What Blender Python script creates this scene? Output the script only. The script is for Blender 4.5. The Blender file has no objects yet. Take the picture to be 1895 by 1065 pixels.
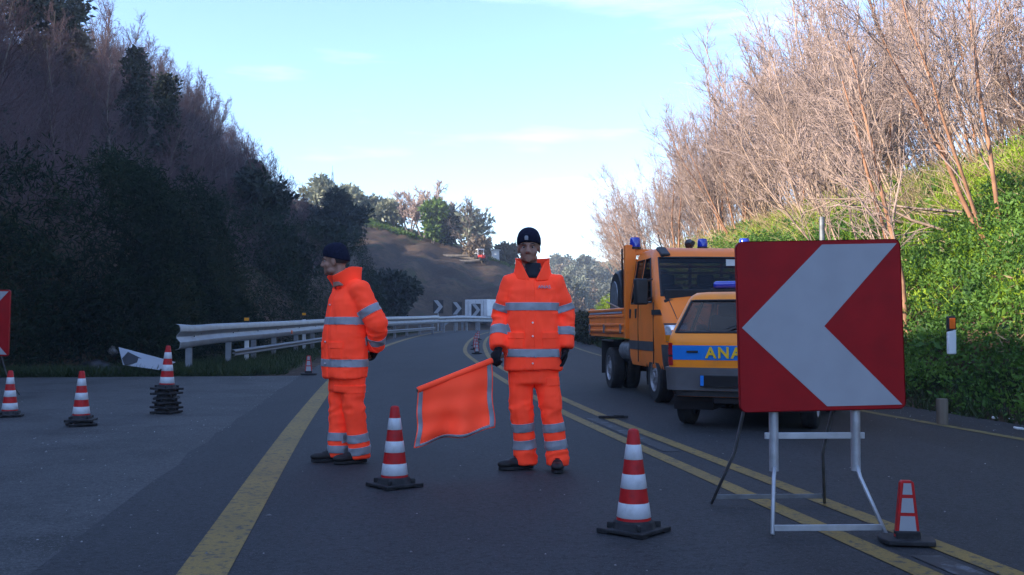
import bpy, bmesh, math, random
import numpy as np
from mathutils import Vector, Matrix, noise
random.seed(7)
RNG = np.random.default_rng(11)
sc = bpy.context.scene
COL = sc.collection
R = math.radians

# ------------------------------------------------------------------ camera
CAMH = 1.10
F_PX = 1850.0
PITCH = math.atan(67.5 / F_PX)
cam_d = bpy.data.cameras.new('camera')
cam_d.sensor_width = 36.0
cam_d.lens = 36.0 * F_PX / 1895.0
cam_d.clip_start = 0.05
cam_d.clip_end = 3000
cam = bpy.data.objects.new('camera', cam_d)
cam.location = (0, 0, CAMH)
cam.rotation_euler = (R(90) + PITCH, 0, 0)
COL.objects.link(cam)
sc.camera = cam

# ------------------------------------------------------------------ light
SUN_EL, SUN_AZ_BACK = R(24.2), R(24.0)          # sun to the left, a little behind the camera
sx, sy, sz = -math.cos(SUN_EL) * math.cos(SUN_AZ_BACK), -math.cos(SUN_EL) * math.sin(SUN_AZ_BACK), math.sin(SUN_EL)
SUN_ROT = math.atan2(sx, sy)
world = bpy.data.worlds.new('World')
sc.world = world
world.use_nodes = True
wn, wl = world.node_tree.nodes, world.node_tree.links
wn.clear()
w_out = wn.new('ShaderNodeOutputWorld')
w_bg = wn.new('ShaderNodeBackground')
w_sky = wn.new('ShaderNodeTexSky')
w_sky.sky_type = 'NISHITA'
w_sky.sun_disc = False
w_sky.sun_elevation = SUN_EL
w_sky.sun_rotation = SUN_ROT
w_sky.air_density = 1.0
w_sky.dust_density = 0.3
w_sky.ozone_density = 1.2
# thin wisps of cloud over the sky
tc = wn.new('ShaderNodeTexCoord')
mp = wn.new('ShaderNodeMapping')
mp.inputs['Scale'].default_value = (1.0, 1.0, 6.5)
mp.inputs['Location'].default_value = (0.3, 0.1, 0.45)
nz = wn.new('ShaderNodeTexNoise')
nz.inputs['Scale'].default_value = 2.6
nz.inputs['Detail'].default_value = 6.0
nz.inputs['Roughness'].default_value = 0.55
cr = wn.new('ShaderNodeValToRGB')
cr.color_ramp.elements[0].position = 0.53
cr.color_ramp.elements[0].color = (0, 0, 0, 1)
cr.color_ramp.elements[1].position = 0.78
cr.color_ramp.elements[1].color = (0.55, 0.55, 0.55, 1)
mx = wn.new('ShaderNodeMix')
mx.data_type = 'RGBA'
mx.inputs['B'].default_value = (7.0, 7.4, 7.6, 1)
wl.new(tc.outputs['Generated'], mp.inputs['Vector'])
wl.new(mp.outputs['Vector'], nz.inputs['Vector'])
wl.new(nz.outputs['Fac'], cr.inputs['Fac'])
wl.new(cr.outputs['Color'], mx.inputs['Factor'])
wl.new(w_sky.outputs['Color'], mx.inputs['A'])
tint = wn.new('ShaderNodeVectorMath'); tint.operation = 'MULTIPLY'; tint.inputs[1].default_value = (0.85, 0.95, 1.20)
wl.new(mx.outputs['Result'], tint.inputs[0]); wl.new(tint.outputs['Vector'], w_bg.inputs['Color'])
w_bg.inputs['Strength'].default_value = 0.15
wl.new(w_bg.outputs['Background'], w_out.inputs['Surface'])

sun_d = bpy.data.lights.new('sun', 'SUN')
sun_d.energy = 5.0
sun_d.angle = R(0.5)
sun_d.color = (1.0, 0.90, 0.76)
sun = bpy.data.objects.new('sun', sun_d)
sun.rotation_euler = Vector((sx, sy, sz)).to_track_quat('Z', 'Y').to_euler()
sun.location = (-60, -30, 60)
COL.objects.link(sun)

sc.view_settings.view_transform = 'Standard'
sc.view_settings.look = 'None'
sc.view_settings.gamma = 1.0
sc.view_settings.exposure = 1.3
sc.view_settings.use_curve_mapping = False
sc.render.engine = 'CYCLES'
sc.cycles.max_bounces = 5
sc.cycles.volume_bounces = 1
sc.cycles.diffuse_bounces = 2
sc.cycles.transparent_max_bounces = 8

# ------------------------------------------------------------------ picture <-> place
def ray(px, py):
    dx, dy = (px - 947.5) / F_PX, (532.5 - py) / F_PX
    c, s = math.cos(PITCH), math.sin(PITCH)
    return Vector((dx, c - dy * s, s + dy * c))
def P(px, py, Y):
    d = ray(px, py); t = Y / d.y
    return Vector((d.x * t, Y, CAMH + d.z * t))
def road_z(Y):
    return 0.65 * (max(0.0, Y - 12.0) / 50.0) ** 1.25 if Y < 62 else 0.65
def G(px, py):
    d = ray(px, py)
    lo, hi = 1.0, 300.0
    for _ in range(50):
        m = (lo + hi) / 2
        if CAMH + d.z * m / d.y > road_z(m): lo = m
        else: hi = m
    return Vector((d.x / d.y * lo, lo, road_z(lo)))

# ------------------------------------------------------------------ helpers
def link(o, parent=None):
    COL.objects.link(o)
    if parent is not None: o.parent = parent
    return o
def tag(o, label=None, cat=None, group=None, kind=None):
    if label: o['label'] = label
    if cat: o['category'] = cat
    if group: o['group'] = group
    if kind: o['kind'] = kind
    return o
def thing(name, label, cat, loc=(0, 0, 0), rz=0.0, group=None):
    o = bpy.data.objects.new(name, None)
    o.empty_display_size = 0.2
    o.location = loc; o.rotation_euler = (0, 0, rz)
    link(o)
    return tag(o, label, cat, group)
def kids(o):
    return [c for c in COL.objects if c.parent == o]
def dup(root, loc, rz=0.0, label=None, group=None, scale=None, kl=None, rot=None):
    r = root.copy(); link(r)
    r.location = loc
    r.rotation_euler = rot if rot is not None else (0, 0, rz)
    if scale is not None: r.scale = (scale,) * 3 if not hasattr(scale, '__len__') else scale
    if label: r['label'] = label
    if group: r['group'] = group
    elif 'group' in r.keys() and group == '': del r['group']
    for ch in (kl if kl is not None else kids(root)):
        c = ch.copy(); link(c, r)
        if kl is None:
            for g in kids(ch):
                d = g.copy(); link(d, c)
    return r
def raw(name, V, Fc, mat=None, parent=None, smooth=False, angle=None):
    me = bpy.data.meshes.new(name)
    me.from_pydata([tuple(v) for v in V], [], Fc)
    me.update()
    return wrap(name, me, mat, parent, smooth, angle)
def wrap(name, me, mat=None, parent=None, smooth=False, angle=None):
    if mat is not None:
        me.materials.clear(); me.materials.append(mat)
    if smooth:
        me.polygons.foreach_set('use_smooth', [True] * len(me.polygons))
        if angle: me.set_sharp_from_angle(angle=R(angle))
    o = bpy.data.objects.new(name, me)
    return link(o, parent)
def tri_mesh(name, V, T, mat, parent=None):
    """fast mesh from numpy arrays (triangles)"""
    V = np.ascontiguousarray(V, dtype=np.float32).reshape(-1, 3)
    T = np.ascontiguousarray(T, dtype=np.int32).reshape(-1, 3)
    me = bpy.data.meshes.new(name)
    me.vertices.add(len(V)); me.vertices.foreach_set('co', V.ravel())
    me.loops.add(T.size); me.loops.foreach_set('vertex_index', T.ravel())
    me.polygons.add(len(T))
    me.polygons.foreach_set('loop_start', np.arange(0, T.size, 3, dtype=np.int32))
    me.update(calc_edges=True); me.validate()
    return wrap(name, me, mat, parent)

class MB:
    def __init__(s): s.V = []; s.F = []
    def add(s, V, Fc):
        b = len(s.V)
        s.V += [Vector(v) for v in V]
        s.F += [tuple(b + i for i in f) for f in Fc]
        return s
    def box(s, c, d, rot=None):
        x, y, z = (k / 2 for k in d)
        V = [Vector((i * x, j * y, k * z)) for i in (-1, 1) for j in (-1, 1) for k in (-1, 1)]
        if rot is not None: V = [rot @ v for v in V]
        c = Vector(c)
        return s.add([v + c for v in V], [(0, 1, 3, 2), (4, 6, 7, 5), (0, 4, 5, 1), (2, 3, 7, 6), (0, 2, 6, 4), (1, 5, 7, 3)])
    def loft(s, rings, caps=True, closed=True):
        n = len(rings[0]); V = [p for r in rings for p in r]; Fc = []
        for i in range(len(rings) - 1):
            for k in range(n if closed else n - 1):
                a, b = i * n + k, i * n + (k + 1) % n
                Fc.append((a, b, b + n, a + n))
        if caps and closed:
            Fc.append(tuple(range(n - 1, -1, -1)))
            Fc.append(tuple((len(rings) - 1) * n + k for k in range(n)))
        return s.add(V, Fc)
    def tube(s, pts, rad, n=8, caps=True, flat=None):
        pts = [Vector(p) for p in pts]
        if not hasattr(rad, '__len__'): rad = [rad] * len(pts)
        rings = []
        ref = Vector((0, 0, 1))
        t0 = (pts[1] - pts[0]).normalized()
        if abs(t0.dot(ref)) > 0.95: ref = Vector((0, 1, 0))
        u = t0.cross(ref).normalized()
        for i, p in enumerate(pts):
            a = pts[max(0, i - 1)]; b = pts[min(len(pts) - 1, i + 1)]
            t = (b - a).normalized()
            u = (u - t * u.dot(t)).normalized()
            v = t.cross(u)
            r = rad[i]
            ru, rv = r if hasattr(r, '__len__') else (r, r)
            rings.append([p + u * (ru * math.cos(2 * math.pi * k / n)) + v * (rv * math.sin(2 * math.pi * k / n)) for k in range(n)])
        return s.loft(rings, caps)
    def lathe(s, prof, n=24, axis='z', c=(0, 0, 0), caps=False):
        c = Vector(c); rings = []
        for r, h in prof:
            ring = []
            for k in range(n):
                a = 2 * math.pi * k / n
                q = (r * math.cos(a), r * math.sin(a), h)
                if axis == 'x': q = (h, r * math.cos(a), r * math.sin(a))
                if axis == 'y': q = (r * math.cos(a), h, -r * math.sin(a))
                ring.append(c + Vector(q))
            rings.append(ring)
        return s.loft(rings, caps)
    def ell(s, c, r, n=14, m=9, rot=None):
        c = Vector(c); rings = []
        for i in range(1, m):
            th = math.pi * i / m
            ring = []
            for k in range(n):
                a = 2 * math.pi * k / n
                q = Vector((r[0] * math.sin(th) * math.cos(a), r[1] * math.sin(th) * math.sin(a), -r[2] * math.cos(th)))
                if rot is not None: q = rot @ q
                ring.append(c + q)
            rings.append(ring)
        return s.loft(rings, True)
    def prism(s, poly, o, u, v, w):
        """poly in the (u, v) plane at o, given depth vector w"""
        o, u, v, w = map(Vector, (o, u, v, w)); n = len(poly)
        A = [o + u * a + v * b for a, b in poly]
        V = A + [p + w for p in A]
        Fc = [tuple(range(n)), tuple(range(2 * n - 1, n - 1, -1))]
        for k in range(n):
            j = (k + 1) % n
            Fc.append((k, k + n, j + n, j))
        return s.add(V, Fc)
    def build(s, name, mat, parent=None, smooth=False, angle=None, bevel=0, seg=2, recalc=True):
        me = bpy.data.meshes.new(name)
        me.from_pydata([tuple(v) for v in s.V], [], s.F)
        if recalc:
            bm = bmesh.new(); bm.from_mesh(me)
            bmesh.ops.recalc_face_normals(bm, faces=bm.faces)
            bm.to_mesh(me); bm.free()
        me.update()
        o = wrap(name, me, mat, parent, smooth, angle)
        if bevel:
            m = o.modifiers.new('bevel', 'BEVEL'); m.width = bevel; m.segments = seg
            m.limit_method = 'ANGLE'; m.angle_limit = R(40)
            me.polygons.foreach_set('use_smooth', [True] * len(me.polygons))
            me.set_sharp_from_angle(angle=R(35))
        return o
def bake(o):
    dg = bpy.context.evaluated_depsgraph_get(); dg.update()
    me = bpy.data.meshes.new_from_object(o.evaluated_get(dg))
    o.modifiers.clear()
    old = o.data; o.data = me
    bpy.data.meshes.remove(old)
    return me
def fuse(mb, voxel, smooth=4, fac=0.5):
    """union of overlapping closed shapes as one continuous surface (returns a mesh)"""
    o = mb.build('fuse', None)
    m = o.modifiers.new('r', 'REMESH'); m.mode = 'VOXEL'; m.voxel_size = voxel
    if smooth:
        m = o.modifiers.new('s', 'SMOOTH'); m.factor = fac; m.iterations = smooth
    me = bake(o)
    bpy.data.objects.remove(o)
    return me
def verts_np(me):
    a = np.empty(len(me.vertices) * 3, dtype=np.float64); me.vertices.foreach_get('co', a)
    return a.reshape(-1, 3)

# ------------------------------------------------------------------ materials
def pm(name, col, rough=0.6, metal=0.0, var=0.15, scale=6.0, bump=0.0, bscale=60.0, spec=0.4, col2=None, dirt=None, dirt_amt=0.0,
       dirt_scale=3.0, coat=0.0, stretch=None):
    m = bpy.data.materials.new(name); m.use_nodes = True
    n, l = m.node_tree.nodes, m.node_tree.links
    b = n['Principled BSDF']
    tcn = n.new('ShaderNodeTexCoord')
    src = tcn.outputs['Object']
    if stretch:
        mpn = n.new('ShaderNodeMapping'); mpn.inputs['Scale'].default_value = stretch
        l.new(src, mpn.inputs['Vector']); src = mpn.outputs['Vector']
    t = n.new('ShaderNodeTexNoise'); t.inputs['Scale'].default_value = scale; t.inputs['Detail'].default_value = 5
    l.new(src, t.inputs['Vector'])
    mixn = n.new('ShaderNodeMix'); mixn.data_type = 'RGBA'
    c2 = col2 or tuple(c * (1 + var) for c in col)
    c1 = tuple(c * (1 - var) for c in col) if col2 is None else col
    mixn.inputs['A'].default_value = (*c1, 1); mixn.inputs['B'].default_value = (*c2, 1)
    rp = n.new('ShaderNodeValToRGB'); rp.color_ramp.elements[0].position = 0.35; rp.color_ramp.elements[1].position = 0.65
    l.new(t.outputs['Fac'], rp.inputs['Fac']); l.new(rp.outputs['Color'], mixn.inputs['Factor'])
    out = mixn.outputs['Result']
    if dirt:
        t3 = n.new('ShaderNodeTexNoise'); t3.inputs['Scale'].default_value = dirt_scale; t3.inputs['Detail'].default_value = 7
        t3.inputs['Roughness'].default_value = 0.65
        l.new(tcn.outputs['Object'], t3.inputs['Vector'])
        r3 = n.new('ShaderNodeValToRGB')
        r3.color_ramp.elements[0].position = 0.48; r3.color_ramp.elements[0].color = (0, 0, 0, 1)
        r3.color_ramp.elements[1].position = 0.72; r3.color_ramp.elements[1].color = (dirt_amt,) * 3 + (1,)
        l.new(t3.outputs['Fac'], r3.inputs['Fac'])
        m3 = n.new('ShaderNodeMix'); m3.data_type = 'RGBA'; m3.inputs['B'].default_value = (*dirt, 1)
        l.new(out, m3.inputs['A']); l.new(r3.outputs['Color'], m3.inputs['Factor'])
        out = m3.outputs['Result']
    l.new(out, b.inputs['Base Color'])
    b.inputs['Roughness'].default_value = rough
    b.inputs['Metallic'].default_value = metal
    b.inputs['Specular IOR Level'].default_value = spec
    if coat: b.inputs['Coat Weight'].default_value = coat; b.inputs['Coat Roughness'].default_value = 0.15
    if bump:
        t2 = n.new('ShaderNodeTexNoise'); t2.inputs['Scale'].default_value = bscale; t2.inputs['Detail'].default_value = 4
        l.new(src, t2.inputs['Vector'])
        bp = n.new('ShaderNodeBump'); bp.inputs['Strength'].default_value = min(1, bump * 20); bp.inputs['Distance'].default_value = bump
        l.new(t2.outputs['Fac'], bp.inputs['Height']); l.new(bp.outputs['Normal'], b.inputs['Normal'])
    return m
def leafmat(name, cols, trans=0.35, rough=0.55, scale=0.6):
    """per-leaf colour choice plus broad patches; thin leaves let some light through"""
    m = bpy.data.materials.new(name); m.use_nodes = True
    n, l = m.node_tree.nodes, m.node_tree.links
    b = n['Principled BSDF']; out = n['Material Output']
    ge = n.new('ShaderNodeNewGeometry'); tcn = n.new('ShaderNodeTexCoord')
    t = n.new('ShaderNodeTexNoise'); t.inputs['Scale'].default_value = scale; t.inputs['Detail'].default_value = 3
    l.new(tcn.outputs['Object'], t.inputs['Vector'])
    ad = n.new('ShaderNodeMath'); ad.operation = 'MULTIPLY_ADD'; ad.inputs[1].default_value = 0.55; ad.use_clamp = True
    mm = n.new('ShaderNodeMath'); mm.operation = 'MULTIPLY_ADD'; mm.inputs[1].default_value = 1.9; mm.inputs[2].default_value = -0.70
    l.new(t.outputs['Fac'], mm.inputs[0])
    l.new(ge.outputs['Random Per Island'], ad.inputs[0]); l.new(mm.outputs[0], ad.inputs[2])
    rp = n.new('ShaderNodeValToRGB')
    els = rp.color_ramp.elements
    while len(els) < len(cols): els.new(0.5)
    for i, c in enumerate(cols):
        els[i].position = i / (len(cols) - 1); els[i].color = (*c, 1)
    l.new(ad.outputs[0], rp.inputs['Fac'])
    l.new(rp.outputs['Color'], b.inputs['Base Color'])
    b.inputs['Roughness'].default_value = rough; b.inputs['Specular IOR Level'].default_value = 0.3 if rough < 0.7 else 0.1
    tr = n.new('ShaderNodeBsdfTranslucent'); l.new(rp.outputs['Color'], tr.inputs['Color'])
    ms = n.new('ShaderNodeMixShader'); ms.inputs['Fac'].default_value = trans
    l.new(b.outputs['BSDF'], ms.inputs[1]); l.new(tr.outputs['BSDF'], ms.inputs[2])
    l.new(ms.outputs['Shader'], out.inputs['Surface'])
    return m
def glass(name, tint=(0.25, 0.28, 0.3), refl=0.10, rough=0.03):
    m = bpy.data.materials.new(name); m.use_nodes = True
    n, l = m.node_tree.nodes, m.node_tree.links
    n.remove(n['Principled BSDF']); out = n['Material Output']
    tr = n.new('ShaderNodeBsdfTransparent'); tr.inputs['Color'].default_value = (*tint, 1)
    gl = n.new('ShaderNodeBsdfGlossy'); gl.inputs['Roughness'].default_value = rough; gl.inputs['Color'].default_value = (1, 1, 1, 1)
    lw = n.new('ShaderNodeLayerWeight'); lw.inputs['Blend'].default_value = 0.35
    ma = n.new('ShaderNodeMath'); ma.operation = 'MULTIPLY_ADD'; ma.inputs[1].default_value = 0.30; ma.inputs[2].default_value = refl
    ma.use_clamp = True
    l.new(lw.outputs['Fresnel'], ma.inputs[0])
    ms = n.new('ShaderNodeMixShader'); l.new(ma.outputs[0], ms.inputs['Fac'])
    l.new(tr.outputs['BSDF'], ms.inputs[1]); l.new(gl.outputs['BSDF'], ms.inputs[2])
    l.new(ms.outputs['Shader'], out.inputs['Surface'])
    return m

M = {}
M['orange_cloth'] = pm('fluorescent orange cloth', (1.8, 0.102, 0.036), 0.75, var=0.06, scale=9, bump=0.003, bscale=55, spec=0.15)
M['flag_cloth_backlit'] = pm('fluorescent flag cloth with backlight tint', (1.8, 0.125, 0.045), 0.7, var=0.06, scale=6, bump=0.004, bscale=40, spec=0.15)  # lighter than the suits: light through the cloth is put into the colour
M['retro_grey'] = pm('grey retroreflective tape', (0.285, 0.295, 0.32), 0.5, var=0.10, scale=14, spec=0.5)
M['black_knit'] = pm('dark navy knit', (0.012, 0.014, 0.03), 0.95, var=0.3, scale=60, bump=0.004, bscale=160, spec=0.1)
M['black_cloth'] = pm('black glove cloth', (0.012, 0.012, 0.015), 0.85, var=0.3, scale=30, bump=0.002, bscale=120, spec=0.2)
M['dark_shirt'] = pm('dark shirt', (0.02, 0.022, 0.03), 0.9)
M['skin'] = pm('weathered skin', (0.31, 0.165, 0.115), 0.55, var=0.18, scale=22, bump=0.001, bscale=200, spec=0.35)
M['hair'] = pm('dark grey hair', (0.035, 0.03, 0.028), 0.8, bump=0.004, bscale=180)
M['shoe'] = pm('black work shoe leather', (0.013, 0.012, 0.012), 0.6, var=0.3, scale=20, bump=0.001)
M['eye_white'] = pm('eye white', (0.30, 0.28, 0.27), 0.3, var=0.03)
M['eye_dark'] = pm('dark iris', (0.03, 0.02, 0.015), 0.2)
M['snap'] = pm('snap button metal', (0.6, 0.6, 0.62), 0.3, 0.9)
M['red_rubber'] = pm('red cone plastic', (0.46, 0.013, 0.014), 0.5, spec=0.25, var=0.14, scale=18, dirt=(0.05, 0.03, 0.03), dirt_amt=0.35, dirt_scale=14)
M['white_sleeve'] = pm('white reflective sleeve', (0.55, 0.57, 0.60), 0.35, var=0.05, scale=12, dirt=(0.3, 0.29, 0.28), dirt_amt=0.4, dirt_scale=20, spec=0.6)
M['black_rubber'] = pm('black rubber', (0.014, 0.014, 0.016), 0.75, var=0.35, scale=25, bump=0.002, bscale=80, dirt=(0.07, 0.065, 0.06), dirt_amt=0.35, dirt_scale=12)
M['sign_red'] = pm('red sign sheeting', (0.33, 0.005, 0.008), 0.55, spec=0.2, var=0.10, scale=5, dirt=(0.20, 0.006, 0.008), dirt_amt=0.4, dirt_scale=7)
M['sign_white'] = pm('white sign sheeting', (0.33, 0.345, 0.37), 0.5, var=0.05, scale=5, dirt=(0.35, 0.35, 0.37), dirt_amt=0.35, dirt_scale=9)
M['sign_black'] = pm('black sign sheeting', (0.015, 0.015, 0.018), 0.5)
M['sign_back'] = pm('bare grey sign back', (0.30, 0.31, 0.32), 0.5, 0.5)
M['galv'] = pm('galvanised steel', (0.46, 0.48, 0.50), 0.5, 0.55, var=0.14, scale=9, dirt=(0.22, 0.20, 0.18), dirt_amt=0.5, dirt_scale=5)
M['galv_dark'] = pm('dull steel tube', (0.20, 0.21, 0.22), 0.55, 0.6, var=0.2, scale=12)
M['rail'] = pm('weathered guard rail steel', (0.25, 0.265, 0.29), 0.5, 0.25, var=0.12, scale=2.5, dirt=(0.20, 0.17, 0.14), dirt_amt=0.55, dirt_scale=2.2, stretch=(1, 1, 3))
M['truck_orange'] = pm('orange vehicle paint', (1.0, 0.225, 0.022), 0.38, spec=0.25, var=0.05, scale=2, dirt=(0.42, 0.14, 0.05), dirt_amt=0.35, dirt_scale=2.5, coat=0.08)
M['car_orange'] = pm('lighter orange vehicle paint', (1.0, 0.285, 0.018), 0.38, spec=0.25, var=0.05, scale=2, dirt=(0.48, 0.20, 0.06), dirt_amt=0.4, dirt_scale=3, coat=0.08)
M['plastic_grey'] = pm('dark grey bumper plastic', (0.055, 0.055, 0.058), 0.6, var=0.15, scale=8, bump=0.001, dirt=(0.12, 0.11, 0.10), dirt_amt=0.45, dirt_scale=4)
M['bumper_pale'] = pm('faded bumper plastic', (0.10, 0.098, 0.10), 0.6, var=0.12, scale=6, dirt=(0.09, 0.085, 0.08), dirt_amt=0.5, dirt_scale=5)
M['plastic_black'] = pm('black plastic', (0.016, 0.016, 0.018), 0.5, var=0.2)
M['interior'] = pm('dark cab interior', (0.02, 0.021, 0.023), 0.85)
M['seat'] = pm('grey seat fabric', (0.05, 0.052, 0.06), 0.9)
M['tyre'] = pm('tyre rubber', (0.018, 0.018, 0.019), 0.8, var=0.25, scale=12, dirt=(0.07, 0.06, 0.05), dirt_amt=0.5, dirt_scale=7)
M['rim'] = pm('dusty steel rim', (0.30, 0.30, 0.31), 0.5, 0.5, dirt=(0.08, 0.07, 0.06), dirt_amt=0.7, dirt_scale=9)
M['blue_lens'] = pm('blue beacon lens', (0.010, 0.035, 0.42), 0.12, var=0.1, spec=0.7, coat=0.5)
M['blue_band'] = pm('blue vinyl band', (0.012, 0.20, 0.62), 0.4, var=0.05)
M['yellow_letter'] = pm('yellow vinyl', (0.85, 0.52, 0.03), 0.45, var=0.04)
M['red_lens'] = pm('red tail lamp lens', (0.42, 0.010, 0.012), 0.15, var=0.15, scale=30, coat=0.5)
M['amber_lens'] = pm('amber lens', (0.75, 0.22, 0.01), 0.2, coat=0.4)
M['orange_reflector'] = pm('orange reflector', (0.85, 0.14, 0.012), 0.3, var=0.06, coat=0.4)
M['yellow_reflector'] = pm('amber yellow reflector', (0.85, 0.33, 0.012), 0.3, var=0.06)
M['clear_lens'] = pm('headlight lens', (0.55, 0.57, 0.6), 0.08, 0.4, var=0.2, scale=20, coat=0.8)
M['white_paint'] = pm('white paint', (0.74, 0.75, 0.76), 0.5, var=0.05, scale=3, dirt=(0.4, 0.39, 0.37), dirt_amt=0.35, dirt_scale=2)
M['plate_black'] = pm('black plate', (0.003, 0.003, 0.003), 0.6)
M['glass_dark'] = glass('dark vehicle glass', (0.20, 0.20, 0.22), 0.02)
M['glass_rear'] = glass('rear glass', (0.32, 0.29, 0.30), 0.02)
M['wood'] = pm('weathered timber', (0.15, 0.12, 0.09), 0.85, var=0.3, scale=10, bump=0.004, bscale=30, stretch=(1, 1, 0.15))
M['bag'] = pm('black plastic sheet', (0.012, 0.012, 0.014), 0.35, var=0.2)
M['paper'] = pm('pale litter', (0.65, 0.65, 0.63), 0.8, var=0.1)
M['rubbish'] = pm('grey rubbish', (0.12, 0.115, 0.11), 0.7, var=0.5, scale=20)
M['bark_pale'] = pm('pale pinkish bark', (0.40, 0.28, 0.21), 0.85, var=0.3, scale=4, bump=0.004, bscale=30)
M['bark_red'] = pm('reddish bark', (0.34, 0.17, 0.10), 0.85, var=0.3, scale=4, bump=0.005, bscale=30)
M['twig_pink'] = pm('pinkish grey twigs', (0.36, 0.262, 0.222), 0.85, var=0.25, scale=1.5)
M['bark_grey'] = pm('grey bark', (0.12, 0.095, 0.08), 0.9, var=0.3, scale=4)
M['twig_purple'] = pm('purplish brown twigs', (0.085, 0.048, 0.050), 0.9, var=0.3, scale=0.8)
M['leaf_bank'] = leafmat('bright bank leaves', [(0.14, 0.24, 0.015), (0.24, 0.38, 0.02), (0.34, 0.48, 0.03), (0.44, 0.52, 0.08)], 0.45, scale=0.9)
M['leaf_low'] = leafmat('darker low leaves', [(0.035, 0.085, 0.02), (0.08, 0.18, 0.028), (0.16, 0.29, 0.045)], 0.4, scale=1.2)
M['straw'] = leafmat('dry straw and stalks', [(0.20, 0.13, 0.07), (0.34, 0.24, 0.13), (0.42, 0.33, 0.20)], 0.15)
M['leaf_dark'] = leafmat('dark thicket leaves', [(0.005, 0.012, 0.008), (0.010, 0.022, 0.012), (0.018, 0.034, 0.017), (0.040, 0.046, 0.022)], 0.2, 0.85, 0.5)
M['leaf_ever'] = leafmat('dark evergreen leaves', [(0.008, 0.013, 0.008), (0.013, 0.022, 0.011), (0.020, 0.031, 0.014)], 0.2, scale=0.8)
M['leaf_olive'] = leafmat('olive leaves', [(0.12, 0.13, 0.08), (0.22, 0.23, 0.15), (0.34, 0.34, 0.24)], 0.25, scale=0.7)
M['leaf_fresh'] = leafmat('fresh green leaves', [(0.04, 0.08, 0.015), (0.08, 0.14, 0.02), (0.13, 0.20, 0.03)], 0.3, scale=0.7)
M['leaf_far'] = leafmat('distant grey green leaves', [(0.06, 0.075, 0.055), (0.11, 0.12, 0.09), (0.18, 0.175, 0.13)], 0.2, scale=0.3)
M['leaf_rust'] = leafmat('rusty dry leaves', [(0.10, 0.075, 0.05), (0.17, 0.12, 0.075), (0.22, 0.17, 0.11)], 0.2, scale=0.5)
M['grass'] = leafmat('short verge grass', [(0.014, 0.03, 0.010), (0.026, 0.05, 0.012), (0.055, 0.07, 0.025)], 0.25, scale=0.8)
M['tractor_red'] = pm('red tractor paint', (0.45, 0.03, 0.02), 0.4)
# ================================================================== ground and road
CP = [(10.1, -50), (6.4, -25), (2.63, 0), (1.98, 4.5), (0.75, 12.9), (-0.35, 22), (-1.16, 32), (-1.5, 44), (-1.35, 54), (-0.5, 64),
      (1.6, 73), (6, 81), (13, 86), (24, 89), (45, 91), (80, 92)]
def catmull(pts, per=12):
    out = []
    p = [np.array(q, float) for q in pts]
    p = [2 * p[0] - p[1]] + p + [2 * p[-1] - p[-2]]
    for i in range(1, len(p) - 2):
        for k in range(per):
            t = k / per
            out.append(0.5 * ((2 * p[i]) + (-p[i - 1] + p[i + 1]) * t + (2 * p[i - 1] - 5 * p[i] + 4 * p[i + 1] - p[i + 2]) * t * t
                              + (-p[i - 1] + 3 * p[i] - 3 * p[i + 1] + p[i + 2]) * t ** 3))
    out.append(p[-2])
    return np.array(out)
CEN = catmull(CP)
_t = np.gradient(CEN, axis=0); _t /= np.linalg.norm(_t, axis=1)[:, None]
NRM = np.stack([_t[:, 1], -_t[:, 0]], 1)                         # to the right of travel
def off(o, i): return CEN[i] + NRM[i] * o
LEN = np.concatenate([[0], np.cumsum(np.linalg.norm(np.diff(CEN, axis=0), axis=1))])
_m = CEN[:, 1] < 66
def cx(Y): return np.interp(Y, CEN[_m][:, 1], CEN[_m][:, 0])
def smooth(t): t = np.clip(t, 0, 1); return t * t * (3 - 2 * t)
def road_z_np(Y): return 0.65 * (np.clip(Y - 12.0, 0, 50) / 50.0) ** 1.25
def toe_left(Y):
    return np.where(Y < 23, -12.6 + smooth((Y - 18.5) / 4.5) * (cx(23.0) - 7.3 + 12.6), cx(np.minimum(Y, 62)) - 7.3 - 12.5 * smooth((Y - 64) / 42))
def vnoise(X, Y, s, seed=0.0):
    a = np.empty(X.shape)
    f = a.ravel()
    for i, (x, y) in enumerate(zip(X.ravel(), Y.ravel())): f[i] = noise.noise(Vector((x * s + seed, y * s - seed, seed * 0.37)))
    return a
def h_left(X, Y):
    tx = toe_left(Y)
    t = (tx - X) / (tx + 26.5)
    h = (14.9 + 2.4 * (1 - smooth((Y - 4) / 18)) + 2.6 * smooth((Y - 42) / 26)) * np.clip(t, 0, 1) ** 0.95 + np.where(t > 1, -0.12 * (-25.5 - X), 0)  # ridge beside and behind the camera, unseen, raised to shade the road
    return np.where(t > 0, h, 0) * (1 - smooth((Y - 94) / 30))
def h_far(X, Y):
    c = np.interp(X, [-90, -60, -25, -16, -9, -3, 1, 5, 11, 30], [22, 19, 16.0, 13.2, 11.0, 9.2, 7.6, 4.2, 0.6, -1])
    y0 = 80.5 + 1.2 * np.clip(X, -12, 8)
    t = np.clip((Y - y0) / (129 - y0), 0, 1)
    return c * (0.65 * t + 0.35 * smooth(t)) * (t > 0) - 0.02 * np.clip(Y - 132, 0, 200)
def h_right(X, Y):
    d = X - (cx(np.minimum(Y, 62)) + 4.75)
    t = np.clip(d / 6.2, 0, 1)
    h = 4.3 * (1 - (1 - t) ** 1.55) + 0.10 * np.clip(d - 6.2, 0, 40)
    return np.where(d > 0, h, 0) * (1 - smooth((Y - 50) / 17))
def h_dist(X, Y):
    g = smooth((X + 2) / 18) * (0.92 + 0.12 * np.sin(X * 0.16) - 0.0022 * np.clip(X - 12, 0, 200))
    return 13.6 * g * smooth((Y - 150) / 125)
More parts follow.
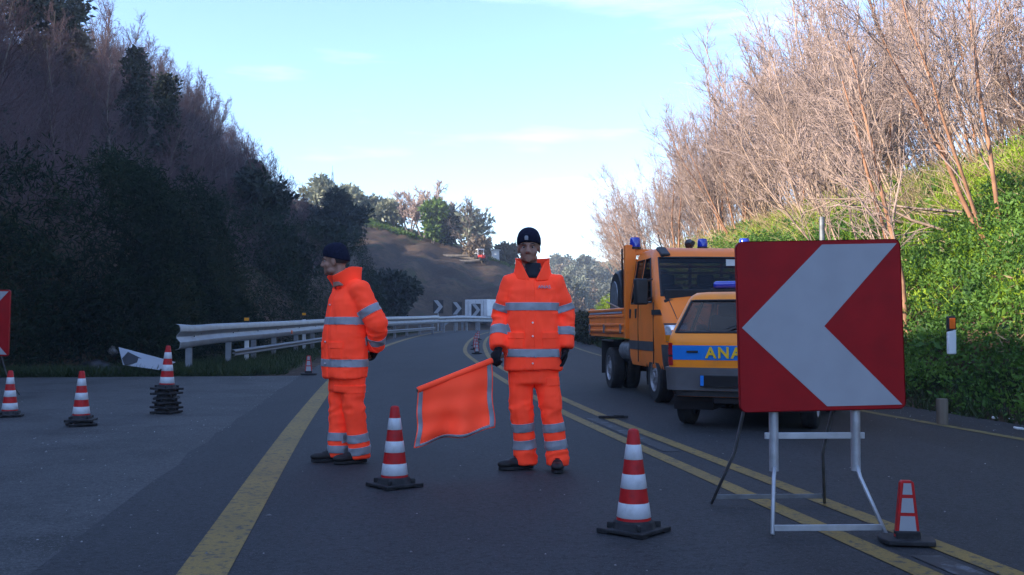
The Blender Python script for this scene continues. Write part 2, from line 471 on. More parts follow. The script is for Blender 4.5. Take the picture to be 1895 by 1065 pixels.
def height(X, Y, bumps=True):
    X = np.asarray(X, float); Y = np.asarray(Y, float)
    off_road = np.maximum(np.maximum(h_left(X, Y), h_far(X, Y)), np.maximum(h_right(X, Y), h_dist(X, Y)))
    h = off_road + road_z_np(Y) - 0.035
    return h
def hz(x, y): return float(height(np.array([x]), np.array([y]))[0])

def axis(segs):
    return np.unique(np.round(np.concatenate([np.arange(a, b, s) for a, b, s in segs]), 3))
gx = axis([(-560, -120, 55), (-120, -40, 8), (-40, -26, 2), (-26, 18, 0.7), (18, 40, 2), (40, 160, 8), (160, 561, 80)])
gy = axis([(-200, -150, 25), (-150, -20, 8), (-20, 5, 2), (5, 62, 0.8), (62, 140, 1.2), (140, 320, 8), (320, 601, 70)])
GX, GY = np.meshgrid(gx, gy)
GZ = height(GX, GY)
rough_mask = smooth((GZ - road_z_np(GY) - 0.1) / 1.2)
GZ = GZ + rough_mask * (vnoise(GX, GY, 0.28, 3.1) * 0.55 + vnoise(GX, GY, 0.8, 9.2) * 0.22)
far_mask = smooth((GY - 78) / 10) * (1 - smooth((GY - 122) / 14)) * smooth((GZ - 1.0) / 2)
GZ = GZ + far_mask * (vnoise(GX, GY * 0.16, 0.42, 2.2) * 0.9 + vnoise(GX, GY * 0.4, 1.1, 5.2) * 0.35)
# two worn vehicle tracks and a cutting on the bare far slope
nx, ny = len(gx), len(gy)
idx = np.arange(nx * ny).reshape(ny, nx)
T = np.concatenate([np.stack([idx[:-1, :-1], idx[:-1, 1:], idx[1:, 1:]], -1).reshape(-1, 3),
                    np.stack([idx[:-1, :-1], idx[1:, 1:], idx[1:, :-1]], -1).reshape(-1, 3)])

def nodes_of(name):
    m = bpy.data.materials.new(name); m.use_nodes = True
    return m, m.node_tree.nodes, m.node_tree.links
def tnoise(n, l, src, scale, detail=5, rough=0.55, lo=0.4, hi=0.6, c0=(0, 0, 0, 1), c1=(1, 1, 1, 1)):
    t = n.new('ShaderNodeTexNoise'); t.inputs['Scale'].default_value = scale; t.inputs['Detail'].default_value = detail
    t.inputs['Roughness'].default_value = rough
    l.new(src, t.inputs['Vector'])
    r = n.new('ShaderNodeValToRGB')
    r.color_ramp.elements[0].position = lo; r.color_ramp.elements[0].color = c0
    r.color_ramp.elements[1].position = hi; r.color_ramp.elements[1].color = c1
    l.new(t.outputs['Fac'], r.inputs['Fac'])
    return r.outputs['Color'], t
def mixc(n, l, fac, a, b):
    m = n.new('ShaderNodeMix'); m.data_type = 'RGBA'
    for s, v in (('Factor', fac), ('A', a), ('B', b)):
        if isinstance(v, bpy.types.NodeSocket): l.new(v, m.inputs[s])
        elif s == 'Factor': m.inputs[s].default_value = v
        else: m.inputs[s].default_value = (*v, 1)
    return m.outputs['Result']
def soil_mat():
    m, n, l = nodes_of('hillside soil')
    tcn = n.new('ShaderNodeTexCoord'); s = tcn.outputs['Object']
    f1, _ = tnoise(n, l, s, 0.16, 6, 0.6, 0.42, 0.60)
    f2, _ = tnoise(n, l, s, 1.6, 6, 0.65, 0.40, 0.66)
    f3, t3 = tnoise(n, l, s, 9.0, 5, 0.7, 0.55, 0.72)
    f4, _ = tnoise(n, l, s, 0.45, 7, 0.7, 0.56, 0.66)
    c = mixc(n, l, f1, (0.062, 0.042, 0.030), (0.115, 0.072, 0.046))
    c = mixc(n, l, f2, c, (0.045, 0.033, 0.025))
    c = mixc(n, l, f4, c, (0.040, 0.047, 0.018))
    c = mixc(n, l, f3, c, (0.15, 0.12, 0.095))
    b = n['Principled BSDF']; l.new(c, b.inputs['Base Color']); b.inputs['Roughness'].default_value = 0.95
    b.inputs['Specular IOR Level'].default_value = 0.1
    bp = n.new('ShaderNodeBump'); bp.inputs['Strength'].default_value = 0.8; bp.inputs['Distance'].default_value = 0.06
    l.new(t3.outputs['Fac'], bp.inputs['Height']); l.new(bp.outputs['Normal'], b.inputs['Normal'])
    return m
def asphalt(name, base, patch, stain, stain_lo=0.55, chips=0.16, scale=1.0):
    m, n, l = nodes_of(name)
    tcn = n.new('ShaderNodeTexCoord'); s = tcn.outputs['Object']
    mpn = n.new('ShaderNodeMapping'); mpn.inputs['Scale'].default_value = (1.0, 0.22, 1); mpn.inputs['Rotation'].default_value = (0, 0, R(-8.5))
    l.new(s, mpn.inputs['Vector'])
    f1, _ = tnoise(n, l, mpn.outputs['Vector'], 0.9 * scale, 5, 0.6, 0.38, 0.64)        # wheel tracks and lanes of wear
    f2, _ = tnoise(n, l, s, 0.55 * scale, 7, 0.7, stain_lo, stain_lo + 0.16)            # oil and damp stains
    f3, t3 = tnoise(n, l, s, 70, 3, 0.7, 0.52, 0.72)                                     # stone chips
    f5, _ = tnoise(n, l, s, 150, 2, 0.5, 0.64, 0.70)
    f6, _ = tnoise(n, l, s, 26, 5, 0.75, 0.48, 0.62)
    vo = n.new('ShaderNodeTexVoronoi'); vo.feature = 'DISTANCE_TO_EDGE'; vo.inputs['Scale'].default_value = 0.33
    wn2 = n.new('ShaderNodeTexNoise'); wn2.inputs['Scale'].default_value = 1.7; wn2.inputs['Detail'].default_value = 5
    l.new(s, wn2.inputs['Vector'])
    va = n.new('ShaderNodeVectorMath'); va.operation = 'MULTIPLY_ADD'; va.inputs[1].default_value = (0.9, 0.9, 0.9)
    l.new(wn2.outputs['Color'], va.inputs[0]); l.new(s, va.inputs[2]); l.new(va.outputs['Vector'], vo.inputs['Vector'])
    cr_ = n.new('ShaderNodeValToRGB'); cr_.color_ramp.elements[0].position = 0.0; cr_.color_ramp.elements[0].color = (0.35,) * 3 + (1,)
    cr_.color_ramp.elements[1].position = 0.006; cr_.color_ramp.elements[1].color = (0, 0, 0, 1)
    l.new(vo.outputs['Distance'], cr_.inputs['Fac'])
    c = mixc(n, l, f1, base, patch)
    c = mixc(n, l, f2, c, stain)
    c = mixc(n, l, f6, c, tuple(k * 0.42 for k in base))
    f7, _ = tnoise(n, l, s, 44, 3, 0.7, 0.60, 0.68)
    c = mixc(n, l, f7, c, tuple(min(1, k * 2.6) for k in base))
    c = mixc(n, l, f3, c, tuple(min(1, k * 2.3) for k in base))
    c = mixc(n, l, f5, c, (chips, chips, chips * 0.95))
    c = mixc(n, l, cr_.outputs['Color'], c, tuple(k * 0.35 for k in base))
    b = n['Principled BSDF']; l.new(c, b.inputs['Base Color']); b.inputs['Roughness'].default_value = 0.80
    b.inputs['Specular IOR Level'].default_value = 0.35
    bp = n.new('ShaderNodeBump'); bp.inputs['Strength'].default_value = 0.6; bp.inputs['Distance'].default_value = 0.006
    l.new(t3.outputs['Fac'], bp.inputs['Height']); l.new(bp.outputs['Normal'], b.inputs['Normal'])
    return m
def linepaint(name, col, under, wear=0.52, sc_=7.0):
    m, n, l = nodes_of(name)
    tcn = n.new('ShaderNodeTexCoord'); s = tcn.outputs['Object']
    f1, _ = tnoise(n, l, s, sc_, 7, 0.72, wear, wear + 0.12)
    f2, t2 = tnoise(n, l, s, 70, 4, 0.6, 0.50, 0.66)
    f4, _ = tnoise(n, l, s, 1.2, 5, 0.6, 0.4, 0.7)
    c = mixc(n, l, f4, col, tuple(k * 0.72 for k in col))
    c = mixc(n, l, f2, c, tuple(a * 0.5 + b * 0.5 for a, b in zip(col, under)))
    c = mixc(n, l, f1, c, under)
    b = n['Principled BSDF']; l.new(c, b.inputs['Base Color']); b.inputs['Roughness'].default_value = 0.75
    bp = n.new('ShaderNodeBump'); bp.inputs['Strength'].default_value = 0.5; bp.inputs['Distance'].default_value = 0.005
    l.new(t2.outputs['Fac'], bp.inputs['Height']); l.new(bp.outputs['Normal'], b.inputs['Normal'])
    return m
M['soil'] = soil_mat()
M['asphalt'] = asphalt('dark road asphalt', (0.018, 0.0184, 0.0205), (0.031, 0.0315, 0.035), (0.0105, 0.0106, 0.0115), 0.56, 0.10)
M['layby'] = asphalt('paler lay-by surface', (0.044, 0.0435, 0.044), (0.062, 0.0615, 0.062), (0.017, 0.017, 0.0175), 0.47, 0.14, 1.3)
M['yellow_line'] = linepaint('worn yellow line paint', (0.245, 0.150, 0.024), (0.026, 0.026, 0.027), 0.52, 19.0)
M['yellow_line_worn'] = linepaint('very worn yellow line paint', (0.19, 0.14, 0.036), (0.026, 0.026, 0.027), 0.50, 5.0)
M['white_line'] = linepaint('almost gone white line paint', (0.12, 0.13, 0.15), (0.023, 0.023, 0.025), 0.36, 5.0)

g = tri_mesh('ground', np.stack([GX, GY, GZ], -1), T, M['soil'])
g.data.polygons.foreach_set('use_smooth', [True] * len(g.data.polygons)); tag(g, kind='structure')

def strip(name, o0, o1, i0, i1, zo, mat, sub=1, mask=None):
    V, Fc = [], []
    fo = lambda o, i: o(i) if callable(o) else o
    for i in range(i0, i1):
        for k in range(sub + 1):
            q = off(fo(o0, i) + (fo(o1, i) - fo(o0, i)) * k / sub, i)
            V.append((q[0], q[1], road_z(q[1]) + zo))
    w = sub + 1
    for i in range(i1 - i0 - 1):
        if mask and not mask(i + i0): continue
        for k in range(sub): Fc.append((i * w + k, i * w + k + 1, (i + 1) * w + k + 1, (i + 1) * w + k))
    return tag(raw(name, V, Fc, mat), kind='structure')
def i_at(Y): return int(np.argmin(np.abs(CEN[:, 1] - Y) + (np.arange(len(CEN)) > 130) * 1e3))
NC = len(CEN)
iY = lambda Y: int(np.searchsorted(CEN[:, 1], Y))
strip('road', lambda i: -4.05 + 0.07 * noise.noise(Vector((i * 0.9, 3.1, 0))), 4.45, 0, NC, 0.008, M['asphalt'], 4)
def layL(i):
    return -4.02
def layO(i): return min(-4.1, (-12.4 - CEN[i][0]) * 1.0)
strip('layby', layO, layL, 0, iY(20.8), 0.004, M['layby'], 6)
wob = lambda a, i: a + 0.012 * math.sin(i * 1.7)
strip('yellow_edge_line', -3.42, -3.20, iY(1), NC - 10, 0.012, M['yellow_line'])
strip('yellow_edge_line', 3.50, 3.62, iY(1), NC - 10, 0.012, M['yellow_line_worn'])
gap = lambda i: 0.12 + 0.16 * float(smooth((CEN[i][1] - 22) / 12)) if CEN[i][1] < 66 else 0.28
strip('yellow_centre_line', lambda i: -gap(i) - 0.13, lambda i: -gap(i), iY(1), NC - 10, 0.012, M['yellow_line'])
strip('yellow_centre_line', lambda i: gap(i), lambda i: gap(i) + 0.13, iY(1), NC - 10, 0.012, M['yellow_line'])
CEN_D = catmull(CP, 60)
def white_dash(y0, y1):
    V, Fc = [], []
    ys = np.linspace(y0, y1, 9)
    for i, y in enumerate(ys):
        c = float(np.interp(y, CEN_D[:720, 1], CEN_D[:720, 0]))
        V += [(c - 0.07, y, road_z(y) + 0.012), (c + 0.07, y, road_z(y) + 0.012)]
        if i: b = 2 * i; Fc.append((b - 2, b - 1, b + 1, b))
    tag(raw('white_centre_line', V, Fc, M['white_line']), kind='structure')
white_dash(1.5, 4.75); white_dash(8.6, 11.6); white_dash(16, 19); white_dash(23, 25.5)

# ================================================================== leaves
def leaves(C, A, L, W, fold=0.25):
    """C base points, A unit axes, L lengths, W widths -> folded leaf of two triangles"""
    n = len(C)
    r = RNG.normal(size=(n, 3)); S = np.cross(A, r); S /= np.linalg.norm(S, axis=1)[:, None] + 1e-9
    U = np.cross(S, A)
    L = np.broadcast_to(np.asarray(L, float), (n,))[:, None]; W = np.broadcast_to(np.asarray(W, float), (n,))[:, None]
    mid = C + A * L * 0.45 + U * W * fold
    V = np.stack([C, mid + S * W * 0.5, C + A * L, mid - S * W * 0.5], 1)
    b = (np.arange(n) * 4)[:, None]
    T = np.concatenate([b + [0, 2, 1], b + [0, 3, 2]], 1).reshape(-1, 3)
    # drop the ridge a little below the rim so that each leaf is creased
    V[:, 0] -= U[:, :] * 0; 
    return V.reshape(-1, 3), T
def unit(a): return a / (np.linalg.norm(a, axis=1)[:, None] + 1e-9)
def clumps(C, n, r, L, W, up=0.4, squash=0.7, droop=0.0):
    """n leaves radiating about each clump centre"""
    k = len(C)
    D = unit(RNG.normal(size=(k * n, 3)) + [0, 0, up])
    rr = (RNG.random(k * n) ** 0.5)[:, None] * np.repeat(np.broadcast_to(np.asarray(r, float), (k,)), n)[:, None]
    P0 = np.repeat(C, n, 0) + D * rr * [1, 1, squash]
    A = unit(D + RNG.normal(size=D.shape) * 0.55 + [0, 0, -droop])
    return leaves(P0, A, L * RNG.uniform(0.6, 1.3, k * n), W * RNG.uniform(0.7, 1.3, k * n))
def join(parts):
    V, T, b = [], [], 0
    for v, t in parts: V.append(v); T.append(t + b); b += len(v)
    return np.concatenate(V), np.concatenate(T)
def twigs(C, A, L, W):
    n = len(C); r = RNG.normal(size=(n, 3)); S = unit(np.cross(A, r)) * np.asarray(W).reshape(-1, 1)
    S2 = unit(np.cross(A, S)) * np.asarray(W).reshape(-1, 1)
    tip = C + A * np.asarray(L).reshape(-1, 1) + RNG.normal(size=(n, 3)) * 0.06
    V = np.stack([C + S, C - S * 0.5 + S2, C - S * 0.5 - S2, tip], 1); b = (np.arange(n) * 4)[:, None]
    T = np.concatenate([b + [0, 1, 3], b + [1, 2, 3], b + [2, 0, 3]], 1).reshape(-1, 3)
    return V.reshape(-1, 3), T

# ---- right bank cover
def bank_pts(n, ylo, yhi, dlo, dhi, pw=1.0):
    Y = ylo + (yhi - ylo) * RNG.random(n) ** 1.7
    d = dlo + (dhi - dlo) * RNG.random(n) ** pw
    X = cx(Y) + 4.75 + d
    return X, Y, d
def clump_noise(X, Y, s, seed): return vnoise(X, Y, s, seed)
X, Y, d = bank_pts(11500, 6.5, 36, -0.1, 3.0, 0.8)
mound = clump_noise(X, Y, 0.9, 4.0)
Z = height(X, Y) + 0.10 + (0.45 + 0.95 * mound) * RNG.random(len(X)) * np.clip((d + 0.5) / 0.9, 0.25, 1)
V, T = clumps(np.stack([X, Y, Z], 1), 17, RNG.uniform(0.10, 0.24, len(X)), 0.070, 0.036, 0.6)
tag(tri_mesh('leafy_ground_cover', V, T, M['leaf_low']), 'dark green leafy weeds along the foot of the right bank', 'ground cover', kind='stuff')
X, Y, d = bank_pts(13000, 7, 54, 1.0, 8.5, 0.9)
keep = (clump_noise(X, Y, 0.35, 8.0) + (4.4 - d) * 0.16 + RNG.normal(size=len(X)) * 0.12) > -0.05
X, Y, d = X[keep], Y[keep], d[keep]
mound = clump_noise(X, Y, 0.8, 2.0)
Z = height(X, Y) + 0.05 + (0.38 + 0.85 * mound) * RNG.random(len(X))
pa = clumps(np.stack([X, Y, Z], 1), 16, RNG.uniform(0.08, 0.22, len(X)), 0.085, 0.022, 1.1)
tag(tri_mesh('bright_bank_cover', *pa, M['leaf_bank']), 'bright sunlit weeds covering the upper right bank', 'ground cover', kind='stuff')
X, Y, d = bank_pts(900, 7, 40, 0.0, 7.0, 0.8)
Z = height(X, Y) + 0.15 + RNG.random(len(X)) * 0.45
tag(tri_mesh('broad_leaved_weeds', *clumps(np.stack([X, Y, Z], 1), 9, 0.13, 0.15, 0.085, 0.8), M['leaf_low']), 'scattered broad leaved weeds standing proud of the bank cover', 'weeds', kind='stuff')
X, Y, d = bank_pts(1500, 7, 45, 0.4, 8.0, 0.8)
kp = clump_noise(X, Y, 0.5, 21.0) > 0.05
C = np.stack([X, Y, height(X, Y) + 0.15 + RNG.random(len(X)) * 0.5], 1)[kp]
tag(tri_mesh('withered_weeds', *clumps(C, 12, 0.22, 0.16, 0.02, 0.9), M['straw']), 'withered straw coloured weeds in patches on the right bank', 'weeds', kind='stuff')
X, Y, d = bank_pts(26000, 7, 58, 2.4, 12, 0.7)
Z = height(X, Y) + 0.02 + RNG.random(len(X)) * 0.5
A = unit(np.stack([RNG.normal(size=len(X)) - 0.3, RNG.normal(size=len(X)) * 0.8, 0.3 + RNG.random(len(X)) * 0.9], 1))
tag(tri_mesh('dry_stalks', *twigs(np.stack([X, Y, Z], 1), A, RNG.uniform(0.3, 1.1, len(X)), RNG.uniform(0.004, 0.009, len(X))), M['straw']),
    'dry pale stalks and brambles between the bare trees', 'dry stalks', kind='stuff')

X, Y, d = bank_pts(52000, 7, 40, 0.8, 8.5, 0.8)
Z = height(X, Y) + 0.05 + RNG.random(len(X)) * 0.45
A = unit(np.stack([RNG.normal(size=len(X)) * 0.55 - 0.2, RNG.normal(size=len(X)) * 0.55, np.full(len(X), 1.0)], 1))
tag(tri_mesh('bank_grass', *leaves(np.stack([X, Y, Z], 1), A, RNG.uniform(0.10, 0.34, len(X)), 0.012), M['leaf_bank']), 'tall bright grass blades among the weeds of the right bank', 'grass', kind='stuff')

# ---- thicket of dark leaves on the left
def thicket(n, ylo, yhi, dmax):
    Y = ylo + (yhi - ylo) * RNG.random(n) ** 1.25
    d = dmax * RNG.random(n) ** 1.3
    X = toe_left(Y) - d
    top = 0.7 + np.minimum(4.6, d * 2.2) + clump_noise(X, Y, 0.45, 6.0) * 1.2
    fr = 1 - RNG.random(n) ** 1.6 * np.where(d < 1.6, 1.0, 0.45)
    Z = height(np.maximum(X, toe_left(Y) - 2.5), Y) * 0.5 + np.maximum(height(X, Y) * 0.5, 0) + np.maximum(top, 0.3) * fr * np.where(d < 5, 1, np.clip(1 - (d - 5) / 5, 0.2, 1))
    return np.stack([X, Y, Z], 1)
C = np.concatenate([thicket(9500, 20.6, 34, 5.0), thicket(4200, 30, 74, 6.5), thicket(900, 8, 20.6, 3.0)])
C = C[C[:, 2] < 4.7 + 0.055 * (C[:, 1] - 22) + 0.9 * clump_noise(C[:, 0], C[:, 1], 0.5, 14.0) + RNG.normal(size=len(C)) * 0.25]
k = len(C)
V1, T1 = clumps(C, 15, RNG.uniform(0.18, 0.42, k), 0.21, 0.036, 0.35, 0.9, 0.25)
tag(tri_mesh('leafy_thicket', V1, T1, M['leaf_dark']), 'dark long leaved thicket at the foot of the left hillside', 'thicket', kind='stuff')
# scrub and litter all over the shaded hillside
n = 42000
Y = 8 + 88 * RNG.random(n) ** 1.2; t = RNG.random(n); X = toe_left(Y) - 3 - t * 17
Z = height(X, Y) + RNG.random(n) * 1.2
A = unit(np.stack([RNG.normal(size=n) * 0.6 + 0.25, RNG.normal(size=n) * 0.6, 0.5 + RNG.random(n)], 1))
tag(tri_mesh('hillside_scrub', *twigs(np.stack([X, Y, Z], 1), A, RNG.uniform(0.6, 2.0, n), RNG.uniform(0.007, 0.014, n)), M['twig_purple']),
    'bare brown scrub between the trees of the left hillside', 'scrub', kind='stuff')
n = 3200
Y = 10 + 70 * RNG.random(n) ** 1.2; X = toe_left(Y) - 4 - RNG.random(n) * 16
kp = clump_noise(X, Y, 0.22, 1.0) > 0.10
X, Y = X[kp], Y[kp]
C = np.stack([X, Y, height(X, Y) + 0.2 + RNG.random(len(X)) * 1.3], 1)
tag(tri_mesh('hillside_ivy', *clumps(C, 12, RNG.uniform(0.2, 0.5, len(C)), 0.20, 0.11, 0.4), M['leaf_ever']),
    'dark ivy and shrubs covering patches of the left hillside', 'ivy', kind='stuff')
# short grass at the verges
n = 5200
Y = 19.9 + 3.5 * RNG.random(n) ** 1.5; X = -12.5 + 7.2 * RNG.random(n)
Y2 = 20.5 + 40 * RNG.random(n) ** 1.6; X2 = cx(Y2) - 4.5 - 3.0 * RNG.random(n) ** 0.8
Y3 = 6 + 50 * RNG.random(n) ** 1.5; X3 = cx(Y3) + 4.45 + 0.7 * RNG.random(n) ** 0.5
X = np.concatenate([X, X2, X3]); Y = np.concatenate([Y, Y2, Y3])
C = np.stack([X, Y, height(X, Y) + 0.01], 1)
A = unit(np.stack([RNG.normal(size=len(X)) * 0.5, RNG.normal(size=len(X)) * 0.5, np.full(len(X), 1.0)], 1))
gk = np.repeat(np.arange(len(X)), 5)
C = C[gk] + RNG.normal(size=(len(gk), 3)) * [0.05, 0.05, 0]
A = unit(A[gk] + RNG.normal(size=(len(gk), 3)) * 0.4)
tag(tri_mesh('verge_grass', *leaves(C, A, RNG.uniform(0.08, 0.30, len(C)), 0.018), M['grass']), 'short green grass and weeds along the road verges', 'grass', kind='stuff')
# low bush on the verge behind the truck and grass on the far crest
n = 900
C = np.stack([3.2 + RNG.normal(size=n) * 0.55, 38 + RNG.random(n) * 9, 0.35 + RNG.random(n) * 1.1], 1)
C[:, 0] = cx(C[:, 1]) + 5.2 + RNG.normal(size=n) * 0.45
tag(tri_mesh('verge_bush', *clumps(C, 14, 0.22, 0.15, 0.08), M['leaf_ever']), 'dark green bush on the right verge beyond the orange truck', 'bush')
n = 2600
Xc = -22 + 24 * RNG.random(n); Yc = 122 + 14 * RNG.random(n)
C = np.stack([Xc, Yc, height(Xc, Yc) + 0.1], 1)
kp = (clump_noise(Xc, Yc, 0.25, 5.0) > 0.02)
tag(tri_mesh('crest_grass', *clumps(C[kp], 12, 0.35, 0.35, 0.10, 1.0), M['leaf_fresh']), 'bright grass tufts on the far crest below the olives', 'grass', kind='stuff')

# ================================================================== trees
def branch_tubes(paths, sides):
    """paths: list of (pts array, radii array) -> one mesh worth of tubes"""
    V, T, b = [], [], 0
    ang = np.arange(sides) * 2 * np.pi / sides
    for pts, rad in paths:
        m = len(pts)
        t = np.gradient(pts, axis=0); t /= np.linalg.norm(t, axis=1)[:, None] + 1e-9
        ref = np.array([0.31, 0.87, 0.2]) if abs(t[0][2]) > 0.8 else np.array([0, 0, 1.0])
        u = np.cross(t, ref); u /= np.linalg.norm(u, axis=1)[:, None] + 1e-9
        v = np.cross(t, u)
        ring = pts[:, None] + (u[:, None] * np.cos(ang)[None, :, None] + v[:, None] * np.sin(ang)[None, :, None]) * np.asarray(rad)[:, None, None]
        V.append(ring.reshape(-1, 3))
        for i in range(m - 1):
            for k in range(sides):
                a, c = b + i * sides + k, b + i * sides + (k + 1) % sides
                T.append((a, c, c + sides)); T.append((a, c + sides, a + sides))
        b += m * sides
    return np.concatenate(V), np.array(T)
def grow(p, d, L, r0, r1, nseg, wander, up, rg):
    pts = [p]; d = d / np.linalg.norm(d)
    for i in range(nseg):
        d = d + rg.normal(size=3) * wander + np.array([0, 0, up]); d /= np.linalg.norm(d)
        p = p + d * L / nseg; pts.append(p)
    return np.array(pts), np.linspace(r0, r1, nseg + 1)
def side_dir(d, rg, ang):
    r = np.cross(d, rg.normal(size=3)); r /= np.linalg.norm(r) + 1e-9
    return d * math.cos(ang) + r * math.sin(ang)
def bare_paths(seed, H, stems, spread, lean, nb, nt, ns, r0, rt=0.006, ang=0.7, first=0.22):
    rg = np.random.default_rng(seed); T0, T1 = [], []
    for s in range(stems):
        a = rg.uniform(0, 6.28)
        d = np.array([math.cos(a) * spread, math.sin(a) * spread, 1.0]) + np.array(lean) + rg.normal(size=3) * 0.08
        hl = H * rg.uniform(0.72, 1.05) * (1 if s == 0 else 0.88)
        st, sr = grow(np.array([math.cos(a) * 0.12, math.sin(a) * 0.12, -0.25]), d, hl, r0 * rg.uniform(0.7, 1.1), 0.010, 9, 0.07, 0.05, rg)
        T0.append((st, sr))
        for b in range(nb):
            t = first + (0.97 - first) * (b + rg.random()) / nb
            i = min(8, int(t * 9)); f = t * 9 - i
            p = st[i] * (1 - f) + st[i + 1] * f; dd = st[i + 1] - st[i]; dd /= np.linalg.norm(dd)
            bl = H * rg.uniform(0.16, 0.34) * (1.15 - 0.6 * t)
            br, brr = grow(p, side_dir(dd, rg, rg.uniform(ang * 0.7, ang * 1.3)), bl, max(rt * 1.6, sr[i] * 0.5), rt, 5, 0.09, 0.08, rg)
            T1.append((br, brr))
            for q in range(nt):
                t2 = rg.uniform(0.15, 1.0); j = min(4, int(t2 * 5)); p2 = br[j] + (br[j + 1] - br[j]) * (t2 * 5 - j)
                d2 = br[j + 1] - br[j]; d2 /= np.linalg.norm(d2)
                tw, twr = grow(p2, side_dir(d2, rg, rg.uniform(0.4, 0.9)), bl * rg.uniform(0.25, 0.6), rt * 1.1, rt * 0.55, 3, 0.11, 0.08, rg)
                T1.append((tw, twr))
                for w in range(ns):
                    j = rg.integers(0, 3); d3 = tw[j + 1] - tw[j]; d3 /= np.linalg.norm(d3) + 1e-9
                    T1.append(grow(tw[j] + (tw[j + 1] - tw[j]) * rg.random(), side_dir(d3, rg, rg.uniform(0.4, 0.9)), bl * rg.uniform(0.12, 0.3), rt * 0.8, rt * 0.5, 2, 0.2, 0.05, rg))
    return T0, T1
def make_bare(name, label, cat, seed, H, bark, twig, leafset=None, **kw):
    T0, T1 = bare_paths(seed, H, **kw)
    root = thing(name, label, cat, (0, 0, -500))
    V, T = branch_tubes(T0, 6); tri_mesh('trunk', V, T, bark, root)
    V, T = branch_tubes(T1, 3); tri_mesh('crown', V, T, twig, root)
    return root, T0, T1
def make_leafy(name, label, cat, seed, H, crown, blobs, per, L, W, leaf, bark=None, base=0.35, trunk_r=0.14, flat=0.8):
    rg = np.random.default_rng(seed)
    T0, T1 = bare_paths(seed, H * 0.85, 1 + seed % 2, 0.15, (0, 0, 0), 7, 2, 0, trunk_r, 0.02, 0.8, 0.3)
    root = thing(name, label, cat, (0, 0, -500))
    V, T = branch_tubes(T0 + T1, 5); tri_mesh('trunk', V, T, bark or M['bark_grey'], root)
    C = []
    for i in range(blobs):
        q = rg.normal(size=3); q /= np.linalg.norm(q); q *= rg.random() ** 0.4
        c = np.array([q[0] * crown, q[1] * crown, H * (base + (1 - base) * 0.5) + q[2] * H * (1 - base) * 0.5])
        m = per // 10
        rb = crown * rg.uniform(0.22, 0.42)
        w = rg.normal(size=(m, 3)); w /= np.linalg.norm(w, axis=1)[:, None]
        C.append(c + w * (rg.random((m, 1)) ** 0.4) * rb * [1, 1, flat])
    C = np.concatenate(C)
    V, T = clumps(C, 10, L * 1.1, L, W, 0.3, 0.9)
    tri_mesh('crown', V, T, leaf, root)
    return root
def remove(root):
    for c in kids(root): bpy.data.objects.remove(c)
    bpy.data.objects.remove(root)

rg = np.random.default_rng(5)
# right hand thicket: straight shoots leaning out over the road, in full sun
protos = [make_bare('bare_tree', 'x', 'tree', 100 + i, [6.6, 6.0, 7.0, 5.4, 6.4, 5.0][i], [M['bark_pale'], M['bark_red'], M['bark_pale'], M['bark_pale'], M['bark_red'], M['bark_pale']][i], M['twig_pink'],
          stems=[3, 2, 4, 3, 3, 4][i], spread=0.26, lean=(-0.42, -0.05, 0), nb=13, nt=6, ns=3, r0=[0.034, 0.050, 0.032, 0.028, 0.040, 0.026][i], rt=0.0062, ang=0.46)[0] for i in range(6)]
KL = [kids(p) for p in protos]
n_used = 0
for i in range(150):
    Yt = 11.5 + 44 * (i + rg.random()) / 150
    d = 4.0 + rg.random() ** 1.2 * 9.0 + (0.8 if Yt < 17 else 0)
    if Yt < 15: d += 1.2
    X = float(cx(Yt)) + 4.75 + d
    k = int(rg.integers(0, 6))
    Xl = 'bare leaning tree with pinkish twigs on the right bank' if d < 8.5 else 'bare tree standing farther back behind the right bank crest'
    dup(protos[k], (X, Yt, hz(X, Yt)), 0, Xl, 'bare trees on the right bank', rg.uniform(0.78, 1.12) * (1.0 if Yt < 40 else 0.9), KL[k],
        rot=(rg.normal() * 0.08, rg.normal() * 0.10, rg.normal() * 0.5))
for i in range(16):
    Yt = 24 + 16 * (i + rg.random()) / 16; X = float(cx(Yt)) + 4.75 + rg.uniform(4.5, 6.5); k = int(rg.integers(0, 6))
    dup(protos[k], (X, Yt, hz(X, Yt)), 0, 'bare leaning tree with pinkish twigs on the right bank', 'bare trees on the right bank', rg.uniform(1.0, 1.25), KL[k], rot=(rg.normal() * 0.06, rg.normal() * 0.08 + 0.12, rg.normal() * 0.5))
for i in range(12):
    Yt = 42 + 13 * (i + rg.random()) / 12; X = float(cx(Yt)) + 4.75 + rg.uniform(2.2, 4.2); k = int(rg.integers(0, 6))
    dup(protos[k], (X, Yt, hz(X, Yt)), 0, 'bare leaning tree with pinkish twigs on the right bank', 'bare trees on the right bank', rg.uniform(0.8, 1.05), KL[k], rot=(rg.normal() * 0.06, rg.normal() * 0.08 - 0.10, rg.normal() * 0.5))
# the few that stand out at the front
for (px, py, Yt, k, s, lab) in ((1668, 445, 15.5, 1, 1.0, 'thick reddish bare stem rising behind the right edge of the big red sign'),
                                (1845, 285, 15.5, 4, 1.1, 'reddish bare tree high on the bank at the right edge of the view'),
                                (1595, 405, 19.0, 5, 1.05, 'bare coppiced tree above the middle of the big red sign')):
    q = P(px, py, Yt)
    dup(protos[k], (q.x, q.y, hz(q.x, q.y)), 0, lab, None, s, KL[k], rot=(0, rg.normal() * 0.04, rg.normal() * 0.3))
for p in protos: remove(p)
